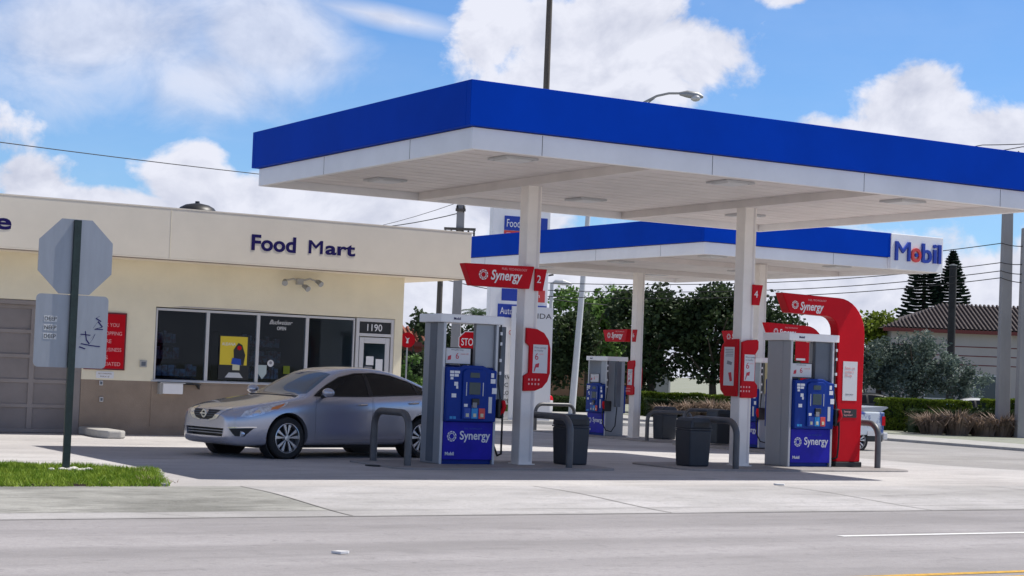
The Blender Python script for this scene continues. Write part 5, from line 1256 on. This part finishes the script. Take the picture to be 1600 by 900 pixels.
pan(-.75, .0, 4.10, 4.52, 'blueL'); pan(.001, .9, 4.10, 4.52, 'redL', 'Open', 'white', .6, .2)
pan(-.88, .98, 3.52, 3.98, 'blueL', 'Auto Service', 'white', 1.25, .24)
fit('lettering', 'OPEN 24 HOURS', M_['redL'], t, -.42, .8, -.152, 2.93, 3.08, ext=.003); fit('lettering', 'FLORIDA', M_['navy'], t, .1, .95, -.152, 3.62-.1, 3.70, ext=.003) if False else None
for i, s_ in enumerate(('RVC REPAIR', 'CRIS V', 'LOTTO', 'PB TIRES')):
    z = 1.46-i*.275; p = bxo('letter_row', M_['white'], t, -.62, .9, -.166, -.151, z-.12, z+.12)
    fit('lettering', s_, M_['black'], p, -.56+.04*(i % 2), -.56+.14*len(s_)*.8, -.168, z-.07, z+.07, ext=.002)
p = bxo('picture_panel', M_['leaf'], t, -.48, .2, -.166, -.151, .27, .50); bxo('picture_patch', M_['white'], p, -.2, -.05, -.168, -.1665, .30, .47)
bxo('plinth', M_['kerb'], t, -1.3, 1.1, -.3, .3, -.2, .0)
t = thing('white_sign_board', 'white board with letters showing just right of the number 2 column', 'sign', (32.72, 52.7, -.3), -.3)
bxo('board', M_['white'], t, -1.25, .22, -.05, .05, 0, 4.02); fit('lettering', 'FLORIDA', M_['black'], t, -1.1, .17, -.052, 3.62, 3.80, ext=.002)

# houses
def house(name, label, x, y, z, rz, w, d, hw, hr, wall, roofm, ov=.6):
    t = thing(name, label, 'house', (x, y, z), rz)
    bxo('wall', wall, t, -w/2, w/2, 0, d, 0, hw)
    bm = B(); e = [(-w/2-ov, -ov, hw), (w/2+ov, -ov, hw), (w/2+ov, d+ov, hw), (-w/2-ov, d+ov, hw)]; rr = d/2
    rd = [(-w/2-ov+rr+ov, d/2, hw+hr), (w/2+ov-rr-ov, d/2, hw+hr)]
    E_ = [bm.verts.new(p) for p in e]; R_ = [bm.verts.new(p) for p in rd]
    for f in ((E_[0], E_[1], R_[1], R_[0]), (E_[1], E_[2], R_[1]), (E_[2], E_[3], R_[0], R_[1]), (E_[3], E_[0], R_[0]), tuple(E_[::-1])): bm.faces.new(f)
    rf = obj('roof', bm, roofm, t)
    bm = B(); xx = -w/2-ov+.1                                   # barrel tiles running down the front slope
    while xx < w/2+ov-.1:
        q = 1 if rd[0][0] <= xx <= rd[1][0] else ((xx-e[0][0])/(rd[0][0]-e[0][0]) if xx < rd[0][0] else (e[1][0]-xx)/(e[1][0]-rd[1][0]))
        q = max(.05, q); a = Vector((xx, -ov, hw+.02)); b = Vector((xx, -ov+(d/2+ov)*q, hw+.02+hr*q)); n_ = max(2, int((b-a).length/.38))
        for k in range(n_): tube(bm, [a.lerp(b, k/n_), a.lerp(b, (k+1)/n_)+Vector((0, 0, .03))], [.095, .075], 6, False)
        xx += .24
    obj('tiles', bm, roofm, rf)
    bxo('eave_board', M_['housered'], t, -w/2-ov, w/2+ov, -ov-.03, -ov, hw-.18, hw+.02)
    return t
hs = house('tiled_house', 'pale house with a dark tiled roof behind the hedge at the right', 73.9, 70.2, -.3, -YAW, 13.5, 7, 4.9, 1.55, M_['house'], M_['tile'])
bm = B()
for z in (3.0, 3.5, 4.0): box(bm, -6.75, 6.75, -.02, -.001, z, z+.05)
obj('wall_bands', bm, M_['housered'], hs)
for x in (-4.9, -2.2, .6, 3.6):
    w_ = bxo('window', M_['alu'], hs, x, x+1.3, -.05, -.001, 1.1, 2.5); bxo('pane', M_['screen'], w_, x+.06, x+1.24, -.06, -.0505, 1.16, 2.44)
house('red_house', 'reddish house with a low tiled roof glimpsed right of the store corner', 36.2, 73.5, -.3, -.3, 7, 5, 2.9, 1.0, M_['housered'], mat('terracotta', (.30, .10, .06), .8, var=.2, scale=5), .4)
wh = house('tan_house', 'tan building behind the leaning lamp post', 56.5, 86.5, -.3, -YAW, 7, 5, 3.6, .5, M_['tan'], M_['tile'], .2)
sh = thing('white_shelter', 'small white framed wall glimpsed through the trees right of the rear left column', 'shelter', (52.6, 73.6, -.3), -YAW)
bm = B(); box(bm, -.5, -.42, -.1, 0, 0, 1.95); box(bm, .42, .5, -.1, 0, 0, 1.95); box(bm, -.419, .419, -.1, 0, 1.85, 1.95); obj('frame', bm, M_['white'], sh); bxo('back_wall', M_['pumpg'], sh, -.419, .419, -.05, 0, 0, 1.849)

# vehicles in the distance
SW = {M_['silver']: M_['whitecar']}
c2 = copy_tree(car, None, SW); c2['label'] = 'pale parked car whose tail shows just right of the number 2 column'; c2.location = (33.0, 57.0, -.37); c2.rotation_euler = (0, 0, 0)
c3 = copy_tree(car, None, {M_['silver']: M_['darkcar']}); c3['label'] = 'dark car parked behind the right hedge with only its roof showing'; c3.location = (50.3, 56.2, -.32); c3.rotation_euler = (0, 0, -YAW)
c4 = copy_tree(car, None, SW); c4['label'] = 'white car parked behind the right hedge left of the silvery tree trunk'; c4.location = (54.4, 54.2, -.38); c4.rotation_euler = (0, 0, -YAW)
# small pickup whose wrapped bed shows right of the arch
t = thing('pickup_truck', 'pickup truck with a blue and white printed bed, half hidden behind the red arch', 'pickup truck', (32.1, 38.0, LOWZ-.05), -.05)
wrap = mat('wrap_print', (.62, .68, .74), .35, col2=(.02, .07, .30), scale=1.1, coat=.5, lo=.49, hi=.54)
bm = B(); prism(bm, [(-.1, .42), (2.0, .50), (2.02, 1.12), (-.1, 1.12)], 'y', -.88, .88); obj('bed', bm, wrap, t, bevel=.04)
bm = B(); prism(bm, [(-2.1, .38), (-.11, .40), (-.11, 1.0), (-.2, 1.52), (-.95, 1.55), (-1.35, 1.05), (-2.05, .92), (-2.15, .6)], 'y', -.86, .86); cb = obj('cab', bm, M_['whitecar'], t, bevel=.05)
bm = B(); prism(bm, [(-1.25, 1.06), (-.22, 1.06), (-.28, 1.45), (-.92, 1.47)], 'y', -.875, .875); obj('cab_window', bm, M_['carglass'], cb)
bxo('bumper', M_['whitecar'], t, 2.0, 2.16, -.86, .86, .36, .56, bevel=.03); bxo('tail_step', M_['black'], t, 1.3, 2.02, -.82, .82, .30, .45, bevel=.02)
bxo('licence_plate', M_['paper'], t, 1.42, 1.72, -.90, -.885, .46, .60); bxo('tail_light', M_['red'], t, 1.92, 2.03, -.89, -.7, .75, 1.0)
bm = B(); prism(bm, [(.2, 1.13), (1.95, 1.13), (2.2, 1.24), (2.15, 1.27), (.2, 1.18)], 'y', -.8, .8); obj('bed_cover', bm, M_['pumpg'], t)
for x in (1.15, -1.45):
    for sg in (-1, 1): wheel(t, x, sg*.76, sg)
